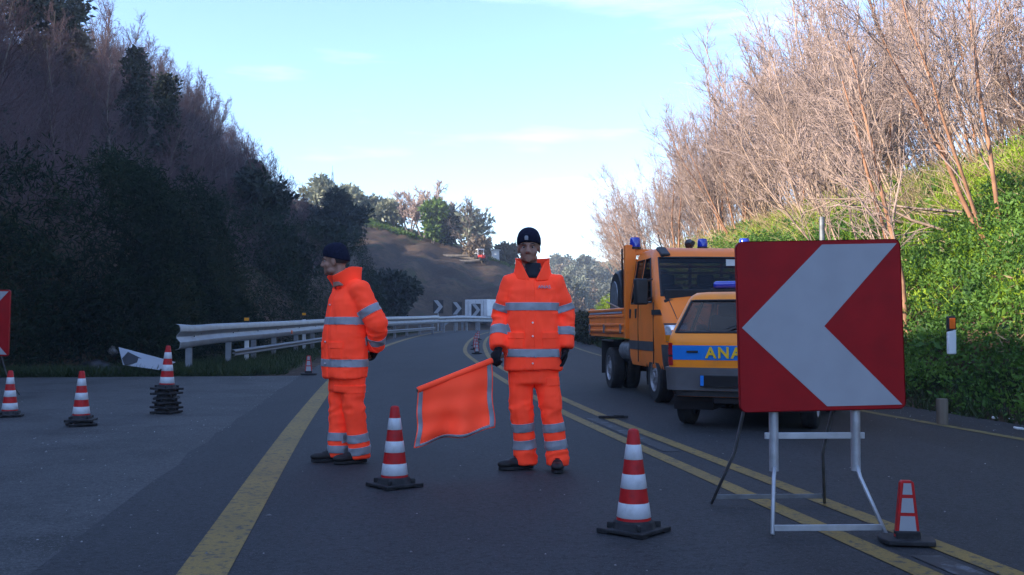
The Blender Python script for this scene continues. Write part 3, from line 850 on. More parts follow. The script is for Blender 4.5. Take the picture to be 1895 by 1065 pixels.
# fallen boughs among the weeds of the bank
for (px, py, Yt, ang, tilt, ln, lab) in ((1760, 330, 17, 2.6, 0.30, 2.4, 'grey fallen bough lying across the bank above the marker post'),
                                         (1690, 300, 19, 2.9, 0.15, 3.2, 'long pale bough leaning left over the bank behind the big sign'),
                                         (1850, 250, 16, 2.75, 0.22, 3.0, 'fallen bough high on the bank at the right edge')):
    q = P(px, py, Yt); rgb = np.random.default_rng(int(px))
    p0 = np.array([q.x, q.y, hz(q.x, q.y) + 0.25])
    m0, r0_ = grow(p0, np.array([math.cos(ang), 0.1, tilt]), ln, 0.032, 0.008, 7, 0.10, 0.02, rgb)
    ps = [(m0, r0_)]
    for b in range(9):
        i = rgb.integers(1, 7); ps.append(grow(m0[i], side_dir((m0[i] - m0[i - 1]) / np.linalg.norm(m0[i] - m0[i - 1]), rgb, 0.6), ln * rgb.uniform(0.15, 0.4), 0.010, 0.004, 4, 0.15, 0.04, rgb))
    tag(tri_mesh('fallen_bough', *branch_tubes(ps, 4), M['bark_pale']), lab, 'branch')

# left hillside: dense purplish crowns in the shade
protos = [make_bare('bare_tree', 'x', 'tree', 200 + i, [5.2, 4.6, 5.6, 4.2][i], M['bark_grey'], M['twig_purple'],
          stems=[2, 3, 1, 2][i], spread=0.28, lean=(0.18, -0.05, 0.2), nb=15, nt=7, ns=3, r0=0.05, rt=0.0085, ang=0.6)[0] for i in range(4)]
KL = [kids(p) for p in protos]
for i in range(190):
    Yt = 20 + 88 * ((i + rg.random()) / 190) ** 1.15
    u = rg.random()
    X = float(toe_left(np.array(Yt))) - 4.5 - u * 14.5
    k = int(rg.integers(0, 4))
    lab = 'bare purplish tree near the crest of the shaded left hillside' if u > 0.62 else 'bare purplish tree partway up the shaded left hillside'
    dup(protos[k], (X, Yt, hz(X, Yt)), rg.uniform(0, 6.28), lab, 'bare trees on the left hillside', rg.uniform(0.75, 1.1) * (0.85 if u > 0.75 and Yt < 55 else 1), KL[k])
q = P(330, 165, 55); Xr = -23.5
dup(protos[2], (P(190, 120, 52).x, 52, hz(P(190, 120, 52).x, 52)), 0.4, 'thin bare tree sticking up above the left skyline', None, 1.35, KL[2])
for p in protos: remove(p)

def ivy_tree(px, py_base, Yt, Hh, rad, lab, seed):
    rgb = np.random.default_rng(seed); q = P(px, py_base, Yt)
    zb = min(q.z, hz(q.x, Yt))
    root = thing('ivy_tree', lab, 'tree', (q.x, Yt, zb))
    H = q.z + Hh - zb
    st, sr = grow(np.array([0, 0, -0.3]), np.array([0.04, 0, 1]), H * 0.97, 0.14, 0.03, 9, 0.04, 0.05, rgb)
    tri_mesh('trunk', *branch_tubes([(st, sr)], 6), M['bark_grey'], root)
    n = 270
    t = rgb.random(n); a = rgb.uniform(0, 6.28, n)
    w = rad * (0.85 + 0.55 * np.sin(t * 9 + seed) * np.cos(a * 2 + t * 5)) * np.clip(1.25 - t * 0.65, 0.3, 1) * rgb.random(n) ** 0.5
    C = np.stack([np.interp(t, np.linspace(0, 1, 10), st[:, 0]) + np.cos(a) * w, np.interp(t, np.linspace(0, 1, 10), st[:, 1]) + np.sin(a) * w, t * H], 1)
    tri_mesh('crown', *clumps(C, 14, 0.28, 0.22, 0.14, 0.2), M['leaf_ever'], root)
ivy_tree(250, 215, 50, 3.4, 0.75, 'ivy smothered trunk left of the other one on the left skyline', 1)
ivy_tree(314, 305, 46, 4.1, 0.75, 'tall ivy smothered trunk right of the other one on the left skyline', 2)
ivy_tree(463, 330, 60, 0.9, 0.6, 'narrow dark evergreen halfway down the left skyline', 3)
def solo(name, label, px, py_top, py_base, Yt, wpx, leaf, seed, blobs=16, per=130, base=0.25, Lf=1.0, cat='tree', bark=None, zbase=None):
    s = F_PX / Yt
    q = P(px, py_base, Yt); H = (py_base - py_top) / s
    r = make_leafy(name, label, cat, seed, H, wpx / s / 2, blobs, per, 0.022 * Yt ** 0.72 * Lf, 0.011 * Yt ** 0.72 * Lf, leaf, bark, base, trunk_r=0.02 * H)
    r.location = (q.x, Yt, (q.z if zbase is None else zbase)); return r
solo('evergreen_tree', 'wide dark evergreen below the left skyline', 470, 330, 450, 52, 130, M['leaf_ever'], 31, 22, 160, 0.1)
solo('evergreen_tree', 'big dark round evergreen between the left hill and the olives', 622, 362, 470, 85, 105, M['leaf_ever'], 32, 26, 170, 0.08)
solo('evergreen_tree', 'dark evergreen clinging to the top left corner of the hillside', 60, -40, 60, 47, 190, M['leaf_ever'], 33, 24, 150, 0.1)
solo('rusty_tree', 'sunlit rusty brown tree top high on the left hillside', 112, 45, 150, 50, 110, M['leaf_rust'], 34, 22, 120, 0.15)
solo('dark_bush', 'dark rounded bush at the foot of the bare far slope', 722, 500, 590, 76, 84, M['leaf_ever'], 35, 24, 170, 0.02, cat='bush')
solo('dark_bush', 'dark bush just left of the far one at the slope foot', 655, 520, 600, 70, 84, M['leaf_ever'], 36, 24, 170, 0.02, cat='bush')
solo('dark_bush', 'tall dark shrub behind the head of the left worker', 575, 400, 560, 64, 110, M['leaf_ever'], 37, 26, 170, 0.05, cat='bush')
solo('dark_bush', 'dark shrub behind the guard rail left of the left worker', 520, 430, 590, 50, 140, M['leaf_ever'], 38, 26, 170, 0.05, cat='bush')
# the crest of the bare slope
for (px, t, b, w, lab) in ((590, 338, 395, 60, 'pale olive tree farthest left on the far crest'), (640, 352, 402, 52, 'pale olive tree beside the big dark evergreen'),
                           (672, 366, 412, 46, 'small pale olive tree third from the left on the far crest'),
                           (698, 372, 418, 36, 'slender olive tree near the middle of the far crest'), (728, 376, 424, 44, 'olive tree just left of the tall bare tree on the crest')):
    solo('olive_tree', lab, px, t, b, 128, w, M['leaf_olive'], 40 + px, 14, 110, 0.35, zbase=min(P(px, b, 128).z, hz(P(px, b, 128).x, 128) - 0.2))['group'] = 'olive trees on the far crest'
def far_bare(px, py_top, py_base, Yt, seed, lab, nm='bare_tree', twig='twig_pink', sp=0.5):
    q = P(px, py_base, Yt); H = (py_base - py_top) * Yt / F_PX * 1.12; zb = min(q.z, hz(q.x, Yt))
    r, a, b = make_bare(nm, lab, 'tree', seed, H * 1.02 + (q.z - zb), M['bark_grey'], M[twig], stems=3, spread=sp, lean=(0, 0, 0), nb=17, nt=8, ns=3, r0=0.16, rt=0.042, ang=0.7, first=0.25)
    r.location = (q.x, Yt, zb); return r
far_bare(783, 342, 430, 126, 61, 'wide bare tree at the top of the far slope', twig='bark_pale')
far_bare(758, 352, 426, 127, 69, 'smaller bare tree left of the wide one on the crest', twig='twig_pink')
far_bare(820, 352, 436, 127, 62, 'bare grey tree right of the fresh green one on the crest', twig='bark_pale')
solo('green_tree', 'fresh green ivy clad tree in the middle of the far crest', 803, 376, 452, 122, 46, M['leaf_fresh'], 63, 16, 110, 0.1, zbase=min(P(800, 452, 122).z, hz(P(800, 452, 122).x, 122) - 0.2))
solo('green_tree', 'darker narrow green tree right of the fresh one on the crest', 836, 378, 456, 123, 36, M['leaf_ever'], 64, 14, 100, 0.12, zbase=min(P(836, 456, 123).z, hz(P(836, 456, 123).x, 123) - 0.2))
r = far_bare(868, 372, 468, 121, 65, 'airy tall tree at the right end of the far crest', twig='bark_grey', sp=0.35)
solo('airy_tree', 'thin leaved tree overlapping the airy one at the crest end', 872, 376, 470, 122, 58, M['leaf_olive'], 66, 16, 40, 0.3, zbase=min(P(872, 470, 122).z, hz(P(872, 470, 122).x, 122) - 0.2))
solo('airy_tree', 'low brownish tree at the right foot of the crest group', 884, 428, 474, 120, 46, M['leaf_rust'], 67, 14, 60, 0.15, zbase=min(P(884, 474, 120).z, hz(P(884, 474, 120).x, 120) - 0.2))
solo('olive_tree', 'small round dark tree alone just left of the standing worker', 932, 450, 488, 125, 32, M['leaf_ever'], 68, 12, 90, 0.2, zbase=min(P(932, 488, 125).z, hz(P(932, 488, 125).x, 125) - 0.2))
# wooded hill in the distance
lp = [make_leafy('hill_tree', 'x', 'tree', 300 + i, [6.5, 5.5, 7.5, 6][i], [3.2, 2.8, 3.0, 3.4][i], 16, 130, 0.62, 0.40, M[['leaf_far', 'leaf_far', 'leaf_olive', 'leaf_rust'][i]], None, 0.1, 0.15) for i in range(4)]
KL = [kids(p) for p in lp]
cnt = 0
while cnt < 230:
    Yt = rg.uniform(160, 300); X = rg.uniform(6, 20 + Yt * 0.17)
    px = 947.5 + X / Yt * F_PX
    if px < 1000 or px > 1420: continue
    k = int(rg.choice(4, p=[0.42, 0.3, 0.12, 0.16]))
    dup(lp[k], (X, Yt, hz(X, Yt) - 0.6), rg.uniform(0, 6.28), 'grey green tree on the distant wooded hill right of the worker', 'trees on the distant hill', rg.uniform(0.7, 1.15), KL[k]); cnt += 1
for p in lp: remove(p)
# ================================================================== guard rails
def poly_resample(pts, step):
    pts = [Vector(p) for p in pts]; out = [pts[0]]; 
    c = catmull([tuple(p) for p in pts], 10); c = [Vector(p) for p in c]
    acc = 0.0
    for a, b in zip(c, c[1:]):
        acc += (b - a).length
        if acc >= step: out.append(b); acc = 0.0
    if (out[-1] - c[-1]).length > step * 0.3: out.append(c[-1])
    return out
WPROF = [(-0.02, 0.00), (0.05, 0.015), (0.075, 0.05), (0.075, 0.09), (0.01, 0.135), (0.0, 0.155), (0.01, 0.175), (0.075, 0.22), (0.075, 0.26), (0.05, 0.295), (-0.02, 0.31)]
def beam(pts, z0, hs, name, parent, mat, flare=None, prof=WPROF, out=1.0):
    """pts 3D ground points, z0 height of the beam's lower edge"""
    rings = []
    n = len(pts)
    for i, p in enumerate(pts):
        t = (pts[min(n - 1, i + 1)] - pts[max(0, i - 1)]); t.z = 0; t.normalize()
        nrm = Vector((t.y, -t.x, 0)) * out
        k = 1.0; o = 0
        if flare and i < len(flare): k = flare[i]
        mid = 0.155
        front = [p + nrm * a + Vector((0, 0, z0 + hs * (mid + (b - mid) * k))) for a, b in prof]
        back = [q - nrm * 0.012 for q in reversed(front)]
        rings.append(front + back)
    return MB().loft(rings).build(name, mat, parent, smooth=True, angle=30)
def post_mb(p, h, t, w=0.11, d=0.06):
    m = MB(); ang = math.atan2(t.y, t.x); rot = Matrix.Rotation(ang, 3, 'Z')
    # channel section: web and two flanges
    up = Vector((0, 0, h / 2 - 0.15))
    m.box(p + up, (0.008, d * 2, h + 0.3), rot)
    for s in (-1, 1): m.box(p + up + rot @ Vector((w / 2 * 0.5, s * d, 0)), (w * 0.5, 0.008, h + 0.3), rot)
    m.box(p + Vector((0, 0, h - 0.12)) + rot @ Vector((0, -0.06, 0)), (0.12, 0.10, 0.16), rot)
    return m
def guard_rail(label, pts, z0, hs, step, lower=None, flare=None, h=1.0, skip=0):
    pts = [Vector(p) for p in pts]
    root = thing('guard_rail', label, 'guard rail', pts[0])
    L = [p - pts[0] for p in pts]
    beam(L, z0, hs, 'beam', root, M['rail'], flare)
    if lower is not None:
        z1, i0, i1 = lower
        beam(L[i0:i1], z1, 0.5, 'lower_rail', root, M['rail'], None)
    acc = step; shared = None
    for i in range(len(L) - 1):
        seg = (L[i + 1] - L[i]).length
        acc += seg
        if acc >= step and i >= skip:
            acc = 0; t = (L[i + 1] - L[i]).normalized(); nrm = Vector((t.y, -t.x, 0))
            post_mb(L[i] - nrm * 0.10, h, t).build('post', M['rail'], root)
            c_ = L[i] + nrm * 0.012 + Vector((0, 0, z0 + hs * 0.155)); MB().tube([c_, c_ + nrm * 0.022], 0.020, 6).build('bolt', M['galv_dark'], root)
            c_ += t * 0.45; MB().tube([c_ + Vector((0, 0, 0.04)), c_ + nrm * 0.02 + Vector((0, 0, 0.04))], 0.013, 6).build('bolt', M['galv_dark'], root)
    return root
def roadside(o, i): q = off(o, i); return Vector((q[0], q[1], road_z(q[1])))
near = [G(330, 713), G(372, 703), G(450, 688)]
A0 = Vector((-6.60, 19.7, 0.06))
raw_pts = [A0, Vector((-6.64, 20.4, 0.06)), Vector((-6.63, 21.2, 0.07)), Vector((-6.60, 22.4, 0.10)), Vector((-6.62, 26, 0.14)), Vector((-6.62, 30, 0.19)), Vector((-6.55, 36, 0.28)), Vector((-6.35, 42, 0.36)), Vector((-5.85, 47, 0.43)),
           Vector((-5.0, 52.5, 0.50)), Vector((-4.2, 57.0, 0.58))]
main_pts = poly_resample(raw_pts, 0.55)
flare = [1.14, 1.10, 1.02, 1.0]
guard_rail('weathered guard rail starting with a flared end behind the stack of cones', main_pts, 0.56, 1.45, 2.2, (0.22, 6, len(main_pts) - 1), flare, 1.0, 2)
far_pts = poly_resample([Vector((-4.4, 56.2, 0.57)), Vector((-3.1, 62, 0.65)), Vector((-1.3, 68, 0.65)), Vector((1.0, 74.5, 0.65)), Vector((4.0, 80.5, 0.65)), Vector((8, 85.8, 0.65)), Vector((13, 90, 0.65)), Vector((24, 93, 0.65))], 1.0)
guard_rail('far guard rail following the bend below the row of black chevrons', far_pts, 0.56, 1.2, 2.0, None, None, 0.9)
up_pts = poly_resample([P(818, 592, 66.0) - Vector((0, 0, 1.0)), P(838, 586, 67) - Vector((0, 0, 0.95)), P(880, 586, 70) - Vector((0, 0, 0.95)), P(925, 588, 74) - Vector((0, 0, 0.95)), P(990, 589, 80) - Vector((0, 0, .95))], 0.8)
up_pts[0].z -= 0.15
guard_rail('second higher guard rail just behind the far one in front of the white lorry', up_pts, 0.62, 1.2, 2.0, None, None, 0.95)
# delineators bolted to the guard rail
def rail_marker(px, py, Yt, lab):
    q = P(px, py, Yt); zb = road_z(Yt)
    r = thing('marker_post', lab, 'marker post', (q.x, Yt, zb), 0, 'marker posts on the guard rail')
    H = q.z - zb
    MB().box((0, 0, H * 0.42), (0.11, 0.05, H * 0.84 - 0.02)).build('post', M['white_paint'], r, bevel=0.012)
    MB().box((0, 0, H - 0.10), (0.13, 0.05, 0.02)).box((0, 0, H - 0.03), (0.135, 0.055, 0.09)).build('cap', M['plastic_black'], r, bevel=0.006)
    MB().box((0, -0.034, H - 0.03), (0.12, 0.012, 0.075)).build('reflector', M['yellow_reflector'], r, bevel=0.004)
rail_marker(457, 589, 25.2, 'nearer marker post with an amber cap above the guard rail')
rail_marker(563, 580, 33.0, 'farther small amber capped marker post beside the left worker')
q = Vector((-6.44, 29.3, 0.86))
o = MB().lathe([(0.0, -0.02), (0.055, -0.02), (0.06, 0.0), (0.05, 0.012), (0.0, 0.014)], 12, 'x', q).build('reflector_disc', M['orange_reflector']); tag(o, 'round orange reflector fixed in the hollow of the guard rail', 'reflector')

# ================================================================== cones
def make_cone():
    r = thing('traffic_cone', 'x', 'traffic cone', (0, 0, -500), 0, 'x')
    b = MB(); w = 0.142
    base = [(w, 0.04), (0.16, 0.06), (0.06, 0.16), (0.04, w), (-0.04, w), (-0.06, 0.16), (-0.16, 0.06), (-w, 0.04), (-w, -0.04), (-0.16, -0.06), (-0.06, -0.16), (-0.04, -w), (0.04, -w), (0.06, -0.16), (0.16, -0.06), (w, -0.04)]
    sq = [(w, w), (-w, w), (-w, -w), (w, -w)]
    b.prism(sq, (0, 0, 0.008), (1, 0, 0), (0, 1, 0), (0, 0, 0.020))
    for sx_ in (-1, 1):
        for sy_ in (-1, 1): b.box((sx_ * (w - 0.035), sy_ * (w - 0.035), 0.012), (0.07, 0.07, 0.022))
    b.lathe([(0.122, 0.024), (0.114, 0.034), (0.106, 0.062), (0.093, 0.070), (0.088, 0.066)], 28)
    for k in range(4):
        a = math.pi / 4 + k * math.pi / 2
        b.box((0.118 * math.cos(a), 0.118 * math.sin(a), 0.042), (0.05, 0.018, 0.032), Matrix.Rotation(a, 3, 'Z'))
    b.build('base', M['black_rubber'], r, bevel=0.005)
    H0, H1, R0, R1 = 0.062, 0.54, 0.0915, 0.027
    rad = lambda h: R0 + (R1 - R0) * (h - H0) / (H1 - H0)
    b = MB().lathe([(rad(H0), H0), (rad(0.30), 0.30), (rad(H1 - 0.012), H1 - 0.012), (R1 - 0.004, H1 - 0.002), (R1 - 0.010, H1), (R1 - 0.013, H1 - 0.003), (R1 - 0.012, H1 - 0.06)], 32)
    b.build('cone_body', M['red_rubber'], r, smooth=True, angle=50)
    for a, c in ((0.082, 0.158), (0.232, 0.307), (0.382, 0.460)):
        MB().lathe([(rad(a) + 0.0002, a), (rad(a) + 0.0016, a + 0.0015), (rad(c) + 0.0016, c - 0.0015), (rad(c) + 0.0002, c)], 32).build('reflective_sleeve', M['white_sleeve'], r, smooth=True, angle=60)
    return r
cone0 = make_cone()
def cone(px, py, rz, lab, dz=0.0, scale=1.0, tilt=0.0, group='red and white traffic cones'):
    q = G(px, py)
    return dup(cone0, (q.x, q.y, q.z + 0.008 + dz), 0, lab, group, scale, rot=(tilt, tilt * 0.6, rz))
cone(730, 903, R(38), 'traffic cone on the dark asphalt between the two workers')
cone(1173, 988, R(50), 'nearest large traffic cone in the middle foreground')
cone(18, 772, R(20), 'traffic cone at the left edge of the view in front of the cut off sign')
cone(150, 789, R(10), 'upper cone nested over another on the lay-by', 0.045)
cone(150, 789, R(32), 'lower cone of the nested pair on the lay-by, only its black base showing')
names = ['bottom', 'second from the bottom', 'third from the bottom', 'third from the top', 'second from the top', 'top']
for k in range(6):
    lab = ('topmost cone of the tall stack in front of the guard rail end' if k == 5 else
           'black cone base %s in the tall stack by the guard rail end' % names[k])
    cone(308, 766, R(8 + 23 * ((k * 7) % 4) - 20), lab, 0.057 * k + (0.0), 1.0, 0.02 * (k % 2))
remove(cone0)

def make_flat():
    """flat red marker with three white panes on a rubber plate"""
    r = thing('lane_marker', 'x', 'lane marker', (0, 0, -500))
    MB().prism([(-0.12, -0.10), (0.12, -0.10), (0.14, -0.02), (0.14, 0.06), (0.10, 0.12), (-0.10, 0.12), (-0.14, 0.06), (-0.14, -0.02)], (0, 0, 0.006), (1, 0, 0), (0, 1, 0), (0, 0, 0.025)).build('base', M['black_rubber'], r, bevel=0.006)
    MB().box((0, 0, 0.045), (0.125, 0.07, 0.05)).build('foot', M['black_rubber'], r, bevel=0.008)
    H = 0.335; z0 = 0.034
    hw = lambda z: 0.064 - 0.030 * (z - z0) / (H - z0)
    out = [(-hw(z0), z0), (hw(z0), z0), (hw(H - 0.01), H - 0.01), (hw(H) - 0.01, H), (-hw(H) + 0.01, H), (-hw(H - 0.01), H - 0.01)]
    MB().prism(out, (0, -0.016, 0), (1, 0, 0), (0, 0, 1), (0, 0.040, 0)).build('frame', M['red_rubber'], r, bevel=0.004)
    for a, b in ((0.065, 0.148), (0.166, 0.243), (0.262, 0.322)):
        for sd in (-1, 1):
            y = -0.0185 if sd < 0 else 0.0225
            i = 0.016
            MB().prism([(-hw(a) + i, a), (hw(a) - i, a), (hw(b) - i, b), (-hw(b) + i, b)], (0, y, 0), (1, 0, 0), (0, 0, 1), (0, 0.004, 0)).build('reflector_pane', M['sign_white'], r)
    return r
flat0 = make_flat()
def flat(px, py, rz, lab, scale=1.0, group='low red lane markers'):
    q = G(px, py); return dup(flat0, (q.x, q.y, q.z + 0.010), rz, lab, group, scale)
flat(1679, 1010, R(-7), 'low red lane marker on the double yellow line beside the big sign stand', 0.93)
flat(571, 695, R(5), 'small red lane marker standing alone behind the left worker by the guard rail', 1.15)
for px, py, lab in ((888, 656, 'nearest of the tiny red lane markers where the double line bends away'), (889.5, 648, 'second nearest tiny red lane marker where the double line bends'),
               (891, 641, 'middle tiny red lane marker in the row where the double line bends'), (894, 635, 'fourth tiny red lane marker in the row along the far bend'), (899, 630, 'farthest tiny red lane marker in the row along the far bend')):
    q = G(px, py); c = float(cx(q.y))
    dup(flat0, (c, q.y, q.z + 0.01), R(4), lab, 'low red lane markers', 1.15)
remove(flat0)
q = G(1135, 777)
o = MB().box((0, 0, 0.02), (0.34, 0.05, 0.03), Matrix.Rotation(R(6), 3, 'Z')).box((0.06, 0.0, 0.036), (0.12, 0.05, 0.012)).build('rubber_strip', M['black_rubber'], None, bevel=0.006)
o.location = (q.x, q.y, q.z + 0.012); tag(o, 'black rubber strip lying across the double yellow line', 'rubber strip')

# ================================================================== big chevron signs on folding stands
def rrect(w, h, r, n=5):
    pts = []
    for cxx, cyy, a0 in ((w - r, h - r, 0), (-w + r, h - r, 90), (-w + r, -h + r, 180), (w - r, -h + r, 270)):
        for k in range(n + 1):
            a = R(a0 + 90 * k / n); pts.append((cxx + r * math.cos(a), cyy + r * math.sin(a)))
    return pts
def chevron_sign(label, loc, rz, w=0.45, h=0.46, zc=1.085, roll=R(-1.2), group=None):
    r = thing('chevron_sign', label, 'road sign', loc, rz, group)
    rot = Matrix.Rotation(roll, 3, 'Y')
    def T(x, y, z): return rot @ Vector((x, y, z)) + Vector((0, 0, zc))
    pnl = MB().prism(rrect(w, h, 0.035), T(0, 0, 0), rot @ Vector((1, 0, 0)), rot @ Vector((0, 0, 1)), Vector((0, 0.012, 0))).build('panel', M['sign_red'], r, bevel=0.003)
    # raised rim of the pressed steel panel, bent backwards
    outer, inner = rrect(w + 0.002, h + 0.002, 0.037), rrect(w - 0.010, h - 0.010, 0.027)
    n = len(outer)
    def ring(pl, y): return [T(a, y, b) for a, b in pl]
    MB().loft([ring(outer, -0.002), ring(outer, 0.03), ring(inner, 0.03), ring(inner, 0.013)], caps=False).build('rim', M['sign_red'], pnl)
    a, b = w - 0.018, h - 0.022
    k = 0.005
    ch = [(a * 0.985, b), (-0.02 * w + 0.0, b), (-a, -0.01), (-0.02 * w, -b), (a * 0.985, -b), (0.0, -0.01)]
    # 'chevron' pointing left: outer point at the left edge, inner notch at the middle
    ch = [(a, b), (0.02, b), (-a, -0.005), (0.02, -b), (a, -b), (0.018, -0.005)]
    MB().prism(ch, T(0, -0.0015, 0), rot @ Vector((1, 0, 0)), rot @ Vector((0, 0, 1)), Vector((0, -0.0012, 0))).build('chevron', M['sign_white'], pnl)
    # stand
    zb = zc - h
    xl, xr = -0.25, 0.20
    for x in (xl, xr):
        MB().tube([(x, 0.045, zc + 0.30), (x, 0.045, zb - 0.33)], 0.026, 12).build('upright', M['galv'], r, smooth=True, angle=50)
    MB().box(((xl + xr) / 2, 0.045, zb - 0.14), (xr - xl + 0.10, 0.012, 0.035)).build('crossbar', M['galv'], r, bevel=0.003)
    fl, fr = -0.350, 0.240
    for x, xf in ((xl, fl), (xr, fr)):
        MB().tube([(x, 0.03, zb - 0.30), (x + (xf - x) * 0.15, 0.0, zb - 0.36), (xf, -0.25, 0.014)], 0.011, 8).build('front_leg', M['galv'], r, smooth=True)
    MB().box(((fl + fr) / 2 + 0.0, -0.235, 0.045), (fr - fl - 0.03, 0.008, 0.032)).build('front_foot_bar', M['galv'], r, bevel=0.002)
    rl, rr = -0.80, 0.02
    for x0, x1, x2 in ((-0.34, -0.36, -0.45), (0.17, 0.16, 0.24)):
        MB().tube([(x0 + 0.05, 0.06, zc - 0.15), (x0, 0.28, zb + 0.02), (x1, 0.45, zb - 0.28), (x2, 0.66, 0.012)], 0.010, 8).build('rear_leg', M['galv_dark'], r, smooth=True)
    MB().box((-0.10, 0.64, 0.055), (0.68, 0.008, 0.028)).build('rear_foot_bar', M['galv_dark'], r, bevel=0.002)
    return r
q = P(1519, 606, 5.42)
chevron_sign('big red sign with a white chevron on a steel stand in the right foreground', (q.x, 5.42, 0.008), R(2))
q = P(-41, 595, 13.9)
chevron_sign('red and white chevron sign cut off by the left edge of the view', (q.x, 13.9, 0.06), R(-4), zc=1.06, roll=R(0.8))

# fallen black and white sign lying in the weeds
c0 = [P(224, 649, 21.3), P(326, 676, 21.0), P(296, 690, 20.6), P(232, 681, 20.8)]
u = Vector((1.15, 0.0, -0.28)); v = Vector((0.10, 0.25, -0.42)).normalized() * 0.52
fs = thing('fallen_sign', 'white sign with a black arrow thrown down in the weeds beside the guard rail', 'road sign', c0[0] + Vector((0.24, -0.75, 0.09)))
e1 = (c0[1] - c0[0]); e2 = (c0[3] - c0[0]); nn = e1.cross(e2).normalized()
quad = [Vector((0, 0, 0)), e1, c0[2] - c0[0], e2]
n2 = Vector((0, -1, 0.25)).normalized()
MB().add(quad + [p - n2 * 0.012 for p in quad], [(0, 1, 2, 3), (7, 6, 5, 4), (0, 4, 5, 1), (1, 5, 6, 2), (2, 6, 7, 3), (3, 7, 4, 0)]).build('panel', M['sign_white'], fs)
tri = [P(242, 658, 21.1) - c0[0], P(274, 674, 20.95) - c0[0], P(236, 682, 20.75) - c0[0], P(231, 670, 20.95) - c0[0]]
MB().add([p + n2 * 0.03 for p in tri] + [p + n2 * 0.012 for p in tri], [(0, 1, 2, 3), (7, 6, 5, 4), (0, 4, 5, 1), (1, 5, 6, 2), (2, 6, 7, 3), (3, 7, 4, 0)]).build('arrow', M['sign_black'], fs)
# rubbish along the edge of the lay-by
def lump(name, px, py, Yt, size, mat, lab, seed, cat='rubbish'):
    q = P(px, py, Yt); m = MB().ell((0, 0, 0), size, 14, 8)
    for i, vv in enumerate(m.V):
        k = noise.noise(vv * (2.2 / max(size)) + Vector((seed, 0, 0))); vv *= 1 + 0.55 * k
        vv.x += 0.25 * size[0] * noise.noise(vv * 7 + Vector((seed, 5, 0)))
    o = m.build(name, mat, None, smooth=True); o.location = (q.x, Yt, max(q.z, size[2] * 0.6)); return tag(o, lab, cat)
lump('rubbish_bag', 182, 698, 21.0, (0.34, 0.25, 0.22), M['bag'], 'black rubbish bag behind the nested cones at the lay-by edge', 1, 'bag')
lump('rubbish_bag', 210, 700, 20.7, (0.30, 0.22, 0.16), M['bag'], 'lower black bag beside the pale bundle under the fallen sign', 2, 'bag')
lump('bundle', 246, 706, 20.4, (0.22, 0.12, 0.06), M['rubbish'], 'flat pale grey bundle on the lay-by edge below the fallen sign', 3, 'rubbish')
lump('rubbish_heap', 48, 690, 20.9, (0.24, 0.2, 0.14), M['rubbish'], 'mottled grey rubbish heap at the left edge of the weeds', 4)
lump('rubbish_bag', 208, 650, 21.6, (0.10, 0.08, 0.11), M['rubbish'], 'small grey bag caught in the weeds left of the fallen sign', 5, 'bag')
# dark pallet-like crate of slats lying behind the weeds
q = P(80, 690, 21.6)
cr_ = thing('slatted_crate', 'dark slatted crate half hidden in the weeds left of the fallen sign', 'crate', (q.x, 21.6, 0.1), R(8))
for k in range(5):
    MB().box((0.55, 0.0, 0.10 + k * 0.095), (1.15, 0.03, 0.05)).build('slat', M['wood_dark'] if 'wood_dark' in M else M['plastic_grey'], cr_, bevel=0.004)
for x in (0.05, 1.05): MB().box((x, 0.03, 0.28), (0.06, 0.04, 0.56)).build('upright', M['plastic_grey'], cr_, bevel=0.004)

# ================================================================== right verge: marker post, stump, sign pole, litter
q = P(1760, 585, 12.6); zb = 0.72
r = thing('marker_post', 'white roadside marker post with an orange reflector in the bank weeds', 'marker post', (q.x, 12.6, zb))
H = q.z - zb
MB().prism([(-0.052, 0), (0.052, 0), (0.052, H - 0.17), (-0.052, H - 0.20)], (0, -0.03, 0), (1, 0, 0), (0, 0, 1), (0, 0.06, 0)).build('post', M['white_paint'], r, bevel=0.012)
MB().prism([(-0.052, H - 0.197), (0.052, H - 0.167), (0.052, H - 0.02), (0.035, H), (-0.052, H - 0.004)], (0, -0.03, 0), (1, 0, 0), (0, 0, 1), (0, 0.06, 0)).build('black_top', M['plastic_black'], r, bevel=0.008)
MB().box((0.0, -0.036, H - 0.095), (0.072, 0.014, 0.135)).build('reflector', M['orange_reflector'], r, bevel=0.004)
q = G(1744, 787)
o = MB().lathe([(0.0, -0.2), (0.062, -0.2), (0.060, 0.10), (0.063, 0.26), (0.056, 0.285), (0.0, 0.28)], 14).build('timber_stump', M['wood'], None, smooth=True, angle=35)
o.location = q; tag(o, 'short weathered timber post standing at the right edge of the road', 'post')
q = P(1521, 402, 15.0)
zb = hz(q.x, 15.0)
o = MB().tube([(0, 0, -0.3), (0, 0, q.z - zb)], 0.042, 12).build('sign_pole', M['galv_dark'], None, smooth=True, angle=40)
o.location = (q.x, 15.0, zb); tag(o, 'plain grey steel pole rising behind the top edge of the big red sign', 'pole')
def litter(px, py, w, h, lab, rz=0.2):
    q = G(px, py); o = MB().box((0, 0, h / 2), (w, w * 0.55, h)).build('litter', M['paper'], None, bevel=min(h, w) * 0.25)
    o.location = (q.x, q.y, max(hz(q.x, q.y), q.z) + 0.012); o.rotation_euler = (0.1, 0.12, rz); tag(o, lab, 'litter')
litter(1841, 778, 0.07, 0.03, 'white scrap of litter nearest the weeds right of the timber post', 0.5)
litter(1873, 782, 0.09, 0.03, 'flat pale litter at the right edge of the road by the weeds', -0.3)
litter(1886, 797, 0.10, 0.02, 'grey scrap of litter lowest at the right edge of the view', 0.1)
